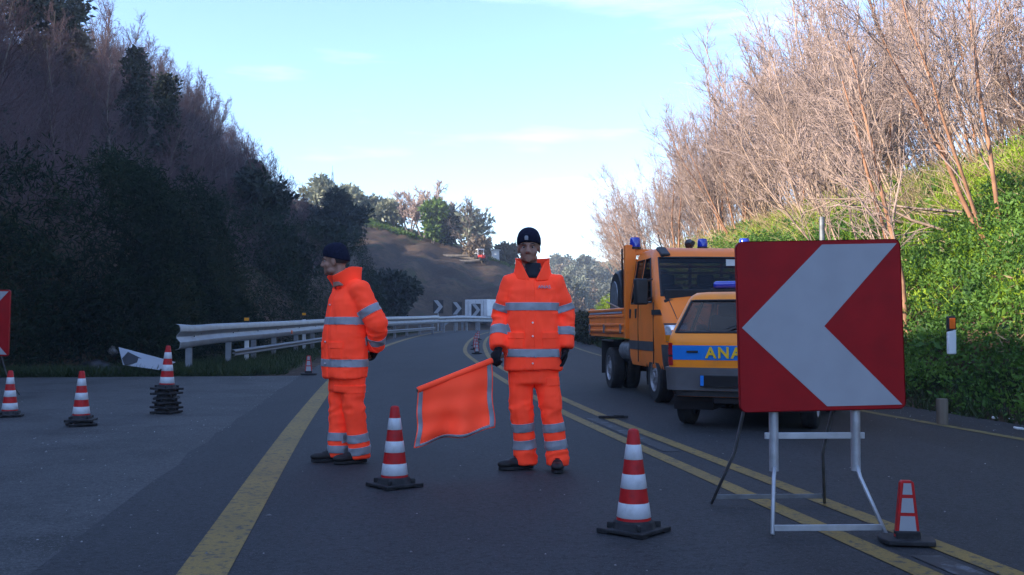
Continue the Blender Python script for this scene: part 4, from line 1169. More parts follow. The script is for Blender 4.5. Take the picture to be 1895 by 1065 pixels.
# grit and pale chippings scattered over the road
n = 380
Yg = 3.2 + 22 * RNG.random(n) ** 1.5; ogr = -4 + 8.6 * RNG.random(n); Xg = cx(Yg) + ogr
ex = 700
Ye = 6 + 20 * RNG.random(ex); Xe = cx(Ye) + 4.2 + 0.6 * RNG.normal(size=ex) * 0.6
Yl = 5 + 15 * RNG.random(500); Xl = cx(Yl) - 4.05 - RNG.random(500) ** 2 * 4
Xa = np.concatenate([Xg, Xe, Xl]); Ya = np.concatenate([Yg, Ye, Yl]); s = RNG.uniform(0.003, 0.009, len(Xa)) * np.where(RNG.random(len(Xa)) > 0.97, 2.0, 1)
base = np.stack([Xa, Ya, road_z_np(Ya) + 0.010], 1)
oct_ = np.array([[1, 0, 0.2], [0, 1, 0.3], [-1, 0, 0.2], [0, -1, 0.25], [0.1, 0, 0.9], [0, 0, -0.3]])
V = (base[:, None] + oct_[None] * s[:, None, None] * RNG.uniform(0.6, 1.4, (len(Xa), 6, 3))).reshape(-1, 3)
b = (np.arange(len(Xa)) * 6)[:, None]
T = np.concatenate([b + [0, 1, 4], b + [1, 2, 4], b + [2, 3, 4], b + [3, 0, 4]], 1).reshape(-1, 3)
M['grit'] = leafmat('pale grit', [(0.06, 0.06, 0.06), (0.14, 0.135, 0.13), (0.42, 0.41, 0.39)], 0.0)
tag(tri_mesh('grit', V, T, M['grit']), 'pale grit and chippings scattered over the asphalt', 'grit', kind='stuff')

# ================================================================== far side of the bend
def far_chevron(px, py, Yt, rz, lab):
    q = P(px, py, Yt); zb = max(0.4, hz(q.x, Yt))
    r = thing('bend_chevron', lab, 'road sign', (q.x, Yt, zb), rz, 'black and white bend chevrons')
    h, w = 0.45, 0.34
    zc = q.z - zb
    MB().box((0, 0.05, zc * 0.5), (0.06, 0.04, zc + 0.7)).build('post', M['galv'], r)
    pnl = MB().prism(rrect(w, h, 0.03, 2), (0, 0, zc), (1, 0, 0), (0, 0, 1), (0, 0.02, 0)).build('panel', M['sign_black'], r)
    a, b = w - 0.03, h - 0.02
    MB().prism([(-a, b), (-0.03, b), (a, 0), (-0.03, -b), (-a, -b), (0.03, 0)], (0, -0.003, zc), (1, 0, 0), (0, 0, 1), (0, -0.003, 0)).build('chevron', M['sign_white'], pnl)
far_chevron(811, 568, 66.5, R(10), 'first black and white chevron from the left on the far bend')
far_chevron(846, 571, 69.5, R(8), 'second chevron from the left just before the white lorry')
far_chevron(881, 574, 72.5, R(6), 'third chevron standing in front of the white lorry body')
far_chevron(920, 577, 76, R(4), 'fourth chevron partly hidden behind the arm of the standing worker')
# white lorry body standing beyond the barrier on the far bend
q0 = P(869, 587, 80.5)
lz = hz(q0.x, 80.5)
lo = thing('white_lorry', 'white box lorry parked beyond the barrier behind the far chevrons', 'lorry', (q0.x, 80.5, lz), R(-38))
H = P(888, 556, 80.5).z - lz
MB().box((1.15, 0.62, H / 2 + 0.30), (2.3, 2.4, H - 0.55)).build('box_body', M['white_paint'], lo, bevel=0.03)
MB().box((1.15, 0.62, 0.50), (2.2, 2.3, 0.16)).build('chassis', M['plastic_black'], lo)
for x in (0.35, 1.15, 1.95): MB().box((x, -0.585, H / 2 + 0.30), (0.05, 0.02, H - 0.7)).build('body_rib', M['galv'], lo)
for x in (0.35, 1.95):
    for y in (-0.3, 1.5): MB().lathe([(0.0, -0.1), (0.28, -0.1), (0.32, -0.07), (0.32, 0.07), (0.28, 0.1), (0.0, 0.1)], 16, 'y', (x, y, 0.32)).build('wheel', M['tyre'], lo)
# tractor at the top of the cut track
q = P(889, 492, 118); tz = hz(q.x, 118)
tr_ = thing('tractor', 'small red and white tractor at the top of the dirt track', 'tractor', (q.x, 118, max(tz, q.z - 0.4)), R(20))
tr_.scale = (0.7, 0.7, 0.7)
MB().box((0, -0.9, 0.85), (0.7, 1.5, 0.55)).build('bonnet', M['tractor_red'], tr_, bevel=0.08)
MB().box((0, 0.3, 1.0), (0.95, 1.2, 0.5)).build('body', M['tractor_red'], tr_, bevel=0.06)
cab_ = MB()
for sx_ in (-0.5, 0.5):
    for y in (-0.2, 0.85): cab_.box((sx_, y, 1.65), (0.09, 0.09, 1.0))
cab_.box((0, 0.32, 2.18), (1.2, 1.3, 0.12)).build('cab_frame', M['white_paint'], tr_, bevel=0.02)
for sx_ in (-0.62, 0.62):
    MB().lathe([(0.2, -0.18), (0.62, -0.18), (0.7, -0.12), (0.7, 0.12), (0.62, 0.18), (0.2, 0.18)], 18, 'x', (sx_, 0.5, 0.7)).build('rear_wheel', M['tyre'], tr_)
    MB().lathe([(0.1, -0.1), (0.36, -0.1), (0.42, -0.06), (0.42, 0.06), (0.36, 0.1), (0.1, 0.1)], 16, 'x', (sx_ * 0.85, -1.35, 0.42)).build('front_wheel', M['tyre'], tr_)
    MB().box((sx_, 0.5, 1.48), (0.34, 1.0, 0.06)).build('mudguard', M['white_paint'], tr_, bevel=0.02)
# felled trunks and clods beside the track
for i, (px, py, Yt, ln, ang) in enumerate(((842, 486, 115, 3.0, 0.1), (858, 482, 116, 2.2, -0.15), (868, 490, 114, 2.4, 0.2))):
    q = P(px, py, Yt); z = hz(q.x, Yt)
    o = MB().tube([(-ln / 2, 0, 0.2), (0, 0.1, 0.24), (ln / 2, 0, 0.2 + ang)], [0.22, 0.2, 0.14], 9).build('felled_trunk', M['wood'], None, smooth=True, angle=40)
    o.location = (q.x, Yt, z); o.rotation_euler = (0, 0, ang)
    tag(o, ['left felled trunk beside the dirt track below the crest trees', 'upper felled trunk nearest the tractor', 'lowest felled trunk beside the dirt track'][i], 'log')
# little flat roofed shed by the lone tree
q = P(910, 484, 124); z = hz(q.x, 124)
sh = thing('shed', 'low pale shed beside the lone tree at the end of the crest', 'shed', (q.x, 124, max(z, q.z - 0.5)))
MB().box((0, 0, 0.55), (1.9, 1.6, 1.3)).build('wall', M['white_paint'], sh)
MB().box((0, 0, 1.26), (2.2, 1.9, 0.10)).build('roof', M['galv'], sh)
MB().box((-0.3, -0.805, 0.5), (0.6, 0.03, 0.9)).build('door', M['plastic_grey'], sh)
# lattice mast on the skyline
q = P(615, 345, 135); z = hz(q.x, 135); zt = P(615, 319, 135).z
ms = thing('radio_mast', 'thin radio mast rising above the pale olives on the skyline', 'mast', (q.x, 135, z))
mh = zt - z
for k in range(3):
    a = 2 * math.pi * k / 3; c_, s_ = math.cos(a), math.sin(a)
    MB().tube([(0.26 * c_, 0.26 * s_, 0), (0.10 * c_, 0.10 * s_, mh)], 0.035, 5).build('leg', M['galv_dark'], ms)
br = MB(); nb = int(mh / 0.6)
for i in range(nb):
    for k in range(3):
        a, b_ = 2 * math.pi * k / 3, 2 * math.pi * (k + 1) / 3
        w0, w1 = 0.26 - 0.16 * i / nb, 0.26 - 0.16 * (i + 1) / nb
        br.tube([(w0 * math.cos(a), w0 * math.sin(a), mh * i / nb), (w1 * math.cos(b_), w1 * math.sin(b_), mh * (i + 1) / nb)], 0.014, 4)
br.build('bracing', M['galv_dark'], ms)
MB().tube([(0, 0, mh - 0.1), (0, 0, mh + 0.9)], 0.03, 5).build('aerial', M['galv_dark'], ms)
# ================================================================== vehicles
NSEG = 23
def outline(lv):
    """plan outline of a body at one height: rear end, left side, rounded detailed end (towards -y), right side"""
    z, yf, w, r, yr, ys, bulge = lv
    L = [(-w, y) for y in (yr, ys[3], ys[2], ys[1], ys[0])]
    for k in range(5):
        a = math.pi / 2 * k / 4
        L.append((-w + r - r * math.cos(a), yf + r - r * math.sin(a)))
    for f in (-0.5, 0.0, 0.5): L.append((f * (w - r), yf - bulge * (1 - f * f)))
    Rr = [(-x, y) for x, y in reversed(L[:10])]
    return [Vector((x, y, z)) for x, y in L + Rr]
class Body:
    def __init__(s, levels):
        s.lv = levels; s.R = [outline(l) for l in levels]
    def at(s, z, k):
        for i in range(len(s.lv) - 1):
            a, b = s.lv[i][0], s.lv[i + 1][0]
            if a <= z <= b: return s.R[i][k].lerp(s.R[i + 1][k], (z - a) / (b - a))
    def normal2(s, z, k):
        a, b = s.at(z, max(0, k - 1)), s.at(z, min(NSEG - 1, k + 1)); t = (b - a); t.z = 0; t.normalize()
        return Vector((t.y, -t.x, 0)) * (1 if True else -1)
    def wrap(s, ks, z0, z1, o, name, mat, parent, nz=2, inner=0.004):
        """a skin-tight strip over the body between two heights"""
        rings = []
        for k in ks:
            ring_o, ring_i = [], []
            for j in range(nz + 1):
                z = z0 + (z1 - z0) * j / nz; p = s.at(z, k); n = s.normal2(z, k)
                ring_o.append(p - n * -o if False else p + n * o * s.sgn); ring_i.append(p - n * inner * s.sgn)
            rings.append(ring_o + list(reversed(ring_i)))
        return MB().loft(rings).build(name, mat, parent, smooth=True, angle=35)
    sgn = 1
    def hull(s, name, mat, parent, panes, arches, arch_r, half=1.2):
        """panes: list of (pane name, glass, level a, level b, segments)"""
        m = MB(); n = NSEG
        V = [p for r in s.R for p in r]; Fc = []; idx = []
        pset = {}
        for pi, (nm, gm, la, lb, segs) in enumerate(panes):
            for i in range(la, lb):
                for k in segs: pset[(i, k)] = pi
        for i in range(len(s.R) - 1):
            for k in range(n):
                a, b = i * n + k, i * n + (k + 1) % n
                Fc.append((a, b, b + n, a + n)); idx.append(1 if (i, k) in pset else 0)
        Fc.append(tuple(range(n - 1, -1, -1))); idx.append(0)
        Fc.append(tuple((len(s.R) - 1) * n + k for k in range(n))); idx.append(0)
        me = bpy.data.meshes.new(name); me.from_pydata([tuple(v) for v in V], [], Fc)
        bm = bmesh.new(); bm.from_mesh(me)
        bm.faces.ensure_lookup_table()
        for f, q in zip(bm.faces, idx): f.material_index = q
        bmesh.ops.recalc_face_normals(bm, faces=bm.faces); bm.to_mesh(me); bm.free()
        me.materials.append(mat); me.materials.append(mat)
        o = link(bpy.data.objects.new(name, me), parent)
        cut = []
        for (y, z) in arches:
            c = MB().lathe([(arch_r, -half), (arch_r, half)], 28, 'x', (0, y, z), caps=True)
            co = c.build('cut', mat); cut.append(co)
            bo = o.modifiers.new('b', 'BOOLEAN'); bo.operation = 'DIFFERENCE'; bo.object = co; bo.solver = 'EXACT'
        if arches: bake(o)
        for c in cut: bpy.data.objects.remove(c)
        bm = bmesh.new(); bm.from_mesh(o.data)
        bmesh.ops.delete(bm, geom=[f for f in bm.faces if f.material_index == 1], context='FACES')
        bm.to_mesh(o.data); bm.free()
        o.data.polygons.foreach_set('use_smooth', [True] * len(o.data.polygons)); o.data.set_sharp_from_angle(angle=R(28))
        bv = o.modifiers.new('bevel', 'BEVEL'); bv.width = 0.012; bv.segments = 2; bv.limit_method = 'ANGLE'; bv.angle_limit = R(30)
        for nm, gm, la, lb, segs in panes:
            m = MB(); segs = list(segs)
            rows = []
            for i in range(la, lb + 1):
                rows.append([s.R[i][k % n] for k in segs] + [s.R[i][(segs[-1] + 1) % n]])
            cen = sum((p for r in rows for p in r), Vector()) / sum(len(r) for r in rows)
            inn = Vector((0, 0.7, 1.2))
            fr = [[p + (inn - p).normalized() * 0.006 for p in r] for r in rows]
            m.loft(fr, caps=False, closed=False)
            pane = m.build(nm, gm, parent, smooth=True, angle=40, recalc=False)
            loop = rows[0] + [r[-1] for r in rows[1:]] + rows[-1][-2::-1] + [r[0] for r in reversed(rows[1:-1])]
            loop = loop + [loop[0], loop[1]]
            MB().tube(loop, 0.013, 5, caps=False).build('window_seal', M['plastic_black'], pane)
        return o
def wheel(parent, x, y, r, w, side, name='wheel', rimr=0.62, dish=0.03):
    """side -1: outer face towards -x"""
    t = MB(); s = side
    prof = [(r * rimr, -w / 2), (r * 0.93, -w / 2), (r * 0.985, -w * 0.42), (r, -w * 0.3), (r, -w * 0.06), (r * 0.97, -w * 0.05), (r * 0.97, w * 0.05), (r, w * 0.06), (r, w * 0.3), (r * 0.985, w * 0.42), (r * 0.93, w / 2), (r * rimr, w / 2)]
    t.lathe(prof, 36, 'x', (x, y, r))
    o = t.build(name, M['tyre'], parent, smooth=True, angle=40)
    e = s * w / 2
    q = [(r * rimr * 1.02, e * 0.98), (r * rimr * 0.95, e * 1.01), (r * rimr * 0.88, e * 0.75), (r * rimr * 0.62, e * 0.62), (r * rimr * 0.55, e * 0.9), (r * rimr * 0.3, e * 1.0), (r * rimr * 0.26, e * 1.12), (0.001, e * 1.15)]
    rm = MB().lathe(q, 30, 'x', (x, y, r))
    for k in range(6):
        a = 2 * math.pi * k / 6
        rm.lathe([(0.0, e * 0.94), (0.013, e * 0.94), (0.013, e * 1.06), (0.0, e * 1.06)], 6, 'x', (x, y + math.cos(a) * r * rimr * 0.42, r + math.sin(a) * r * rimr * 0.42))
    rm.build('rim', M['rim'], o, smooth=True, angle=40)
    return o
def liner(parent, y, z, r, w, a0=-0.35, a1=math.pi + 0.35):
    for s in (-1, 1):
        m = MB()
        rings = []
        for k in range(15):
            a = a0 + (a1 - a0) * k / 14
            yy, zz = y + r * math.cos(a), z + r * math.sin(a)
            rings.append([Vector((s * w, yy, zz)), Vector((s * (w - 0.42), yy, zz)), Vector((s * (w - 0.42), y + (r + 0.01) * math.cos(a), z + (r + 0.01) * math.sin(a))), Vector((s * w, y + (r + 0.01) * math.cos(a), z + (r + 0.01) * math.sin(a)))])
        m.loft(rings)
        ring = [Vector((s * (w - 0.42), y + r * math.cos(a0 + (a1 - a0) * k / 14), z + r * math.sin(a0 + (a1 - a0) * k / 14))) for k in range(15)]
        m.add(ring, [tuple(range(15))])
        m.build('wheel_arch', M['plastic_black'], parent)
def beacon(parent, x, y, z, h=0.16, r=0.075):
    MB().lathe([(0, z), (r * 1.05, z), (r * 1.05, z + 0.03), (r * 0.9, z + 0.035)], 20, 'z', (x, y, 0)).build('beacon_base', M['plastic_black'], parent, smooth=True, angle=35)
    MB().lathe([(r * 0.98, z + 0.03), (r, z + 0.05), (r * 0.95, z + h * 0.86), (r * 0.8, z + h), (0.001, z + h * 1.03)], 22, 'z', (x, y, 0)).build('beacon_lens', M['blue_lens'], parent, smooth=True, angle=50)
def text_obj(s, size, mat, parent, M4, name='lettering', extrude=0.003, bold=0.012, spacing=1.0):
    cu = bpy.data.curves.new('t', 'FONT'); cu.body = s; cu.size = size; cu.extrude = extrude; cu.offset = bold * size
    cu.align_x = 'CENTER'; cu.align_y = 'CENTER'; cu.space_character = spacing; cu.resolution_u = 4
    o = bpy.data.objects.new('t', cu); COL.objects.link(o)
    dg = bpy.context.evaluated_depsgraph_get(); dg.update()
    me = bpy.data.meshes.new_from_object(o.evaluated_get(dg)); bpy.data.objects.remove(o)
    me.transform(M4); me.materials.clear(); me.materials.append(mat)
    r = bpy.data.objects.new(name, me); return link(r, parent)
FACE = Matrix(((1, 0, 0, 0), (0, 0, -1, 0), (0, 1, 0, 0), (0, 0, 0, 1)))      # text lying in the x-z plane, read from -y

# ---- crew truck facing the camera
tz = road_z(14.2)
TK = thing('tipper_truck', 'orange flatbed works truck with blue beacons facing the camera behind the small car', 'truck', (2.93, 14.0, tz + 0.012), R(6.5))
def lvT(z, yf, w, r, y1, bulge=0.03, yr=1.36, y2=0.74, y3=0.84, y4=1.25): return (z, yf, w, r, yr, (y1, y2, y3, y4), bulge)
tb = Body([lvT(0.46, -0.78, 0.95, 0.20, -0.10), lvT(0.60, -0.86, 0.985, 0.24, -0.10), lvT(0.98, -0.84, 1.0, 0.27, -0.10), lvT(1.12, -0.74, 1.0, 0.28, -0.05, 0.05),
           lvT(1.38, -0.36, 0.985, 0.24, 0.02, 0.07), lvT(1.46, -0.26, 0.975, 0.22, 0.06, 0.07), lvT(2.02, 0.24, 0.875, 0.20, 0.50, 0.05), lvT(2.10, 0.33, 0.85, 0.20, 0.60, 0.04),
           lvT(2.165, 0.48, 0.80, 0.20, 0.72, 0.02, 1.30), lvT(2.185, 0.62, 0.70, 0.18, 0.84, 0.0, 1.22)])
tb.hull('cab', M['truck_orange'], TK, [('windscreen', M['glass_dark'], 5, 6, range(7, 15)), ('door_window', M['glass_dark'], 4, 6, [3]), ('rear_side_window', M['glass_dark'], 4, 6, [1]),
                                       ('door_window', M['glass_dark'], 4, 6, [18]), ('rear_side_window', M['glass_dark'], 4, 6, [20]), ('back_window', M['glass_rear'], 5, 6, [22])], [(0.0, 0.36)], 0.44, 1.3)
liner(TK, 0.0, 0.36, 0.435, 0.965)
m = MB().box((0, 0.35, 0.60), (1.8, 1.7, 0.10)).box((0, -0.12, 1.30), (1.8, 0.42, 0.22)).box((0, -0.25, 1.1), (1.75, 0.1, 0.9))
m.build('interior_floor', M['interior'], TK, bevel=0.02)
for x in (-0.55, 0.05, 0.55):
    s_ = MB().box((x, 0.55, 1.0), (0.5, 0.5, 0.14)).box((x, 0.84, 1.32), (0.48, 0.12, 0.62)).box((x, 0.88, 1.72), (0.26, 0.09, 0.18)).build('seat', M['seat'], TK, bevel=0.04)
MB().lathe([(0.20, -0.014), (0.215, 0), (0.20, 0.014), (0.185, 0)], 24, 'y', (0.5, 0.12, 1.48)).build('steering_wheel', M['plastic_black'], TK, smooth=True)
MB().box((0.18, 0.06, 1.94), (0.17, 0.01, 0.09)).build('paper_sticker', M['paper'], TK)
# seams, trim and lights of the cab
for s in (-1, 1):
    ksd = (0, 1, 2, 3, 4) if s < 0 else (18, 19, 20, 21, 22)
    tb.wrap(ksd, 0.70, 0.83, 0.008, 'side_moulding', M['plastic_grey'], TK)
    MB().box((s * 0.998, 0.92, 1.23), (0.03, 0.05, 0.14)).build('door_handle', M['plastic_black'], TK, bevel=0.008)
    MB().box((s * 0.998, 1.28, 1.23), (0.03, 0.05, 0.14)).build('door_handle', M['plastic_black'], TK, bevel=0.008)
    for y in (0.78, -0.10): MB().box((s * 1.0, y, 0.95), (0.012, 0.008, 0.85)).build('door_seam', M['plastic_black'], TK)
    # big mirror on two arms
    mr = MB()
    rg_ = [(0.0, 0.0), (0.17, -0.02), (0.20, 0.06), (0.17, 0.13), (0.03, 0.13)]
    mr.prism([(s * a, b) for a, b in rg_], (s * 1.08, -0.16, 1.34), (1, 0, 0), (0, 1, 0), (0, 0, 0.36))
    mr.build('mirror', M['plastic_black'], TK, bevel=0.025, seg=3)
    MB().tube([(s * 0.97, 0.08, 1.70), (s * 1.12, -0.10, 1.66)], 0.016, 6).build('mirror_arm', M['plastic_black'], TK)
    MB().tube([(s * 0.97, 0.05, 1.44), (s * 1.12, -0.10, 1.40)], 0.016, 6).build('mirror_arm', M['plastic_black'], TK)
    MB().box((s * 1.15, -0.02, 1.52), (0.13, 0.01, 0.30)).build('mirror_glass', M['clear_lens'], TK)
    # headlamp wrapped on the corner
    ks = (6, 7, 8, 9) if s < 0 else (13, 14, 15, 16)
    tb.wrap(ks, 0.84, 1.06, 0.010, 'headlight', M['clear_lens'], TK)
    tb.wrap(ks, 1.065, 1.085, 0.012, 'headlight_brow', M['plastic_black'], TK, 1)
    ks2 = (6, 7) if s < 0 else (15, 16)
    tb.wrap(ks2, 0.845, 0.93, 0.014, 'indicator', M['amber_lens'], TK)
    ks3 = (4, 5, 6) if s < 0 else (16, 17, 18)
    tb.wrap(ks3, 1.20, 1.27, 0.012, 'side_repeater', M['plastic_black'], TK)
    MB().lathe([(0, 0), (0.012, 0), (0.012, 0.4), (0, 0.4)], 6, 'z', (s * 0.55, -0.42, 1.46)).V
tb.wrap(range(5, 18), 0.47, 0.80, 0.030, 'front_bumper', M['plastic_grey'], TK, 3, 0.01)
tb.wrap(range(10, 13), 0.86, 1.00, 0.012, 'grille', M['plastic_black'], TK)
for s in (-1, 1): MB().box((s * 0.36, -0.515, 1.300), (0.34, 0.03, 0.022), Matrix.Rotation(R(-s * 3), 3, 'Y')).build('bonnet_slot', M['plastic_black'], TK)
# bonnet seam lines from the screen corner to the headlamps
for s in (-1, 1):
    k = 8 if s < 0 else 14
    MB().tube([tb.at(z, k) for z in (1.10, 1.2, 1.3, 1.38, 1.45)], 0.006, 5).build('bonnet_seam', M['plastic_black'], TK)
    MB().tube([(s * 0.10, -0.34, 1.475), (s * 0.45, -0.22, 1.50), (s * 0.75, -0.20, 1.53)], [0.012, 0.009, 0.006], 5).build('wiper', M['plastic_black'], TK)
MB().box((-0.72, 0.40, 2.11), (0.14, 0.30, 0.05), Matrix.Rotation(R(24), 3, 'X')).build('roof_gutter', M['plastic_black'], TK, bevel=0.015)
MB().box((0.72, 0.40, 2.11), (0.14, 0.30, 0.05), Matrix.Rotation(R(24), 3, 'X')).build('roof_gutter', M['plastic_black'], TK, bevel=0.015)
beacon(TK, 0.0, 0.85, 2.19, 0.15)
MB().lathe([(0.0, -0.08), (0.035, -0.08), (0.04, 0.0), (0.075, 0.10), (0.07, 0.105), (0.0, 0.06)], 16, 'y', (-0.17, 0.85, 2.27)).tube([(-0.17, 0.86, 2.17), (-0.17, 0.86, 2.26)], 0.02, 6).build('horn', M['plastic_black'], TK, smooth=True, angle=40)
MB().tube([(-0.55, 1.1, 2.18), (-0.62, 1.05, 2.42)], 0.007, 5).build('aerial', M['plastic_black'], TK)
# headboard behind the cab
hb = MB()
for s in (-1, 1): hb.box((s * 0.955, 1.48, 1.57), (0.17, 0.12, 1.44))
hb.box((0, 1.48, 2.18), (1.88, 0.10, 0.09)).box((0, 1.48, 1.20), (1.88, 0.08, 0.60))
hb.build('headboard', M['truck_orange'], TK, bevel=0.012)
for k in range(6): MB().box((0, 1.48, 1.58 + k * 0.095), (1.88, 0.03, 0.035)).build('headboard_bar', M['truck_orange'], TK, bevel=0.005)
for x in (-0.5, 0.0, 0.5): MB().box((x, 1.50, 1.84), (0.05, 0.02, 0.62)).build('headboard_upright', M['truck_orange'], TK)
for s in (-1, 1): beacon(TK, s * 0.87, 1.48, 2.226, 0.18, 0.085)
# load bed
MB().box((0, 2.95, 0.90), (2.02, 2.82, 0.08)).build('bed_floor', M['truck_orange'], TK, bevel=0.01)
for s in (-1, 1):
    sd = MB().box((s * 1.02, 2.95, 1.125), (0.035, 2.80, 0.40)).build('dropside', M['truck_orange'], TK, bevel=0.008)
    for z in (0.965, 1.06, 1.20, 1.30): MB().box((s * 1.045, 2.95, z), (0.022, 2.78, 0.035)).build('side_rib', M['truck_orange'], sd, bevel=0.006)
    MB().box((s * 1.047, 2.95, 1.255), (0.008, 2.6, 0.028)).build('reflective_stripe', M['sign_white'], sd)
    for y in (1.7, 2.95, 4.2): MB().box((s * 1.06, y, 1.0), (0.025, 0.05, 0.14)).build('latch', M['galv_dark'], sd)
    MB().box((s * 0.98, 4.36, 1.12), (0.08, 0.06, 0.46)).build('corner_post', M['truck_orange'], TK)
MB().box((0, 4.37, 1.125), (1.9, 0.035, 0.40)).build('tailboard', M['truck_orange'], TK, bevel=0.008)
for s in (-1, 1): MB().box((s * 0.38, 2.2, 0.62), (0.10, 4.4, 0.20)).build('chassis_rail', M['plastic_black'], TK)
MB().tube([(-0.82, 1.55, 0.66), (-0.82, 2.15, 0.66)], 0.17, 16).build('fuel_tank', M['galv_dark'], TK, bevel=0.02)
for s in (-1, 1):
    MB().box((s * 0.80, 3.28, 0.52), (0.46, 0.02, 0.56)).build('mudflap', M['plastic_black'], TK)
    MB().box((s * 0.80, 2.82, 0.80), (0.46, 0.95, 0.03)).build('mudguard', M['plastic_black'], TK, bevel=0.01)
    wheel(TK, s * 0.86, 0.0, 0.345, 0.22, s, rimr=0.60)
    wheel(TK, s * 0.90, 2.82, 0.345, 0.20, s, rimr=0.60)
    wheel(TK, s * 0.64, 2.82, 0.345, 0.20, s, rimr=0.60)
MB().tube([(-0.9, 2.82, 0.345), (0.9, 2.82, 0.345)], 0.06, 8).tube([(-0.8, 0, 0.345), (0.8, 0, 0.345)], 0.05, 8).build('axle', M['plastic_black'], TK)
# drum of hose standing on the bed behind the headboard: a load, so a thing of its own
TM = Matrix.Translation((2.93, 14.0, tz + 0.012)) @ Matrix.Rotation(R(6.5), 4, 'Z')
dl = TM @ Vector((-0.55, 2.45, 0.945))
dr = thing('hose_drum', 'large black drum with a grey disc carried on the truck bed behind the headboard', 'drum', dl, R(6.5))
MB().lathe([(0.10, -0.42), (0.44, -0.42), (0.46, -0.40), (0.46, -0.36), (0.40, -0.34), (0.40, 0.34), (0.46, 0.36), (0.46, 0.40), (0.44, 0.42), (0.10, 0.42)], 32, 'x', (0, 0, 0.52)).build('drum', M['plastic_black'], dr, smooth=True, angle=35)
MB().lathe([(0.0, -0.44), (0.26, -0.44), (0.27, -0.425), (0.0, -0.42)], 28, 'x', (0, 0.04, 0.56)).build('disc', M['galv_dark'], dr, smooth=True, angle=35)
MB().box((0, -0.1, 0.86), (0.74, 0.42, 0.30)).build('motor_box', M['plastic_black'], dr, bevel=0.03)
for x in (-0.36, 0.36): MB().box((x, 0, 0.06), (0.06, 0.95, 0.12)).build('skid', M['plastic_black'], dr)
MB().tube([(-0.46, 0.5, 0.5), (-0.43, -0.35, 0.38)], 0.014, 6).build('lance', M['bark_pale'], dr)
MB().tube([(-0.40, -0.45, 0.2), (-0.42, -0.5, 1.32)], 0.016, 6).tube([(-0.42, -0.5, 1.16), (-0.36, -0.62, 1.16)], 0.012, 6).build('pole', M['plastic_black'], dr)

# ---- small works car seen from behind
cz = road_z(10.6)
CR = thing('works_car', 'small orange car with a blue band seen from behind half hidden by the sign', 'car', (2.31, 10.24, cz + 0.012), R(-23))
def lvC(z, yf, w, r, yr, y1, y2=1.0, y3=1.08, y4=1.95, bulge=0.006): return (z, yf, w, r, yr, (y1, y2, y3, y4), bulge)
cb = Body([lvC(0.33, 0.06, 0.69, 0.12, 3.22, 0.34), lvC(0.46, 0.03, 0.735, 0.12, 3.33, 0.34), lvC(0.62, 0.02, 0.748, 0.11, 3.34, 0.34), lvC(0.88, 0.0, 0.745, 0.10, 3.22, 0.34),
           lvC(0.955, 0.025, 0.735, 0.10, 2.42, 0.34), lvC(1.00, 0.05, 0.72, 0.10, 2.36, 0.36), lvC(1.335, 0.245, 0.585, 0.09, 1.84, 0.50, 1.0, 1.08, 1.62), lvC(1.39, 0.30, 0.56, 0.10, 1.74, 0.54, 1.0, 1.08, 1.58),
           lvC(1.425, 0.40, 0.53, 0.12, 1.60, 0.60, 1.0, 1.08, 1.45), lvC(1.435, 0.50, 0.44, 0.12, 1.50, 0.7, 1.0, 1.08, 1.38)])
cb.hull('body', M['car_orange'], CR, [('rear_window', M['glass_rear'], 5, 6, range(8, 14)), ('side_window', M['glass_rear'], 5, 6, [3]), ('door_window', M['glass_rear'], 5, 6, [1]),
                                      ('side_window', M['glass_rear'], 5, 6, [18]), ('door_window', M['glass_rear'], 5, 6, [20]), ('windscreen', M['glass_rear'], 5, 6, [22])], [(0.58, 0.30), (2.74, 0.30)], 0.345, 1.2)
liner(CR, 0.58, 0.30, 0.34, 0.725); liner(CR, 2.74, 0.30, 0.34, 0.725)
MB().box((0, 1.3, 0.45), (1.30, 2.0, 0.10)).box((0, 2.3, 0.82), (1.3, 0.3, 0.22)).build('interior_floor', M['interior'], CR, bevel=0.02)
for x in (-0.33, 0.33):
    MB().box((x, 1.55, 0.62), (0.46, 0.46, 0.16)).box((x, 1.32, 0.92), (0.44, 0.12, 0.55)).box((x, 1.30, 1.24), (0.26, 0.08, 0.16)).build('front_seat', M['seat'], CR, bevel=0.04)
MB().box((0, 0.62, 0.78), (1.22, 0.12, 0.48)).build('rear_seat', M['seat'], CR, bevel=0.04)
cb.wrap(range(8, 15), 0.715, 0.865, 0.004, 'blue_band', M['blue_band'], CR)
text_obj('ANAS', 0.158, M['yellow_letter'], CR, Matrix.Translation((-0.10, -0.0125, 0.786)) @ Matrix.Rotation(R(4.4), 4, 'X') @ FACE, 'lettering', 0.003, 0.028, 1.22)
MB().box((-0.47, -0.010, 0.800), (0.12, 0.008, 0.022)).build('badge', M['plastic_black'], CR, bevel=0.003)
for s in (-1, 1):
    ks = (5, 6, 7, 8) if s < 0 else (14, 15, 16, 17)
    cb.wrap(ks, 0.655, 0.89, 0.008, 'tail_lamp', M['red_lens'], CR, 3)
    cb.wrap(ks, 0.745, 0.765, 0.010, 'lamp_divider', M['plastic_black'], CR, 1)
    cb.wrap((1, 2, 3, 4) if s < 0 else (18, 19, 20, 21), 0.47, 0.60, 0.012, 'side_moulding', M['plastic_grey'], CR)
    MB().box((s * 0.752, 1.22, 0.88), (0.025, 0.13, 0.03)).build('door_handle', M['plastic_black'], CR, bevel=0.006)
    MB().box((s * 0.80, 1.98, 1.02), (0.13, 0.06, 0.12)).build('mirror', M['plastic_black'], CR, bevel=0.02)
    wheel(CR, s * 0.645, 0.58, 0.285, 0.155, s); wheel(CR, s * 0.645, 2.74, 0.285, 0.155, s)
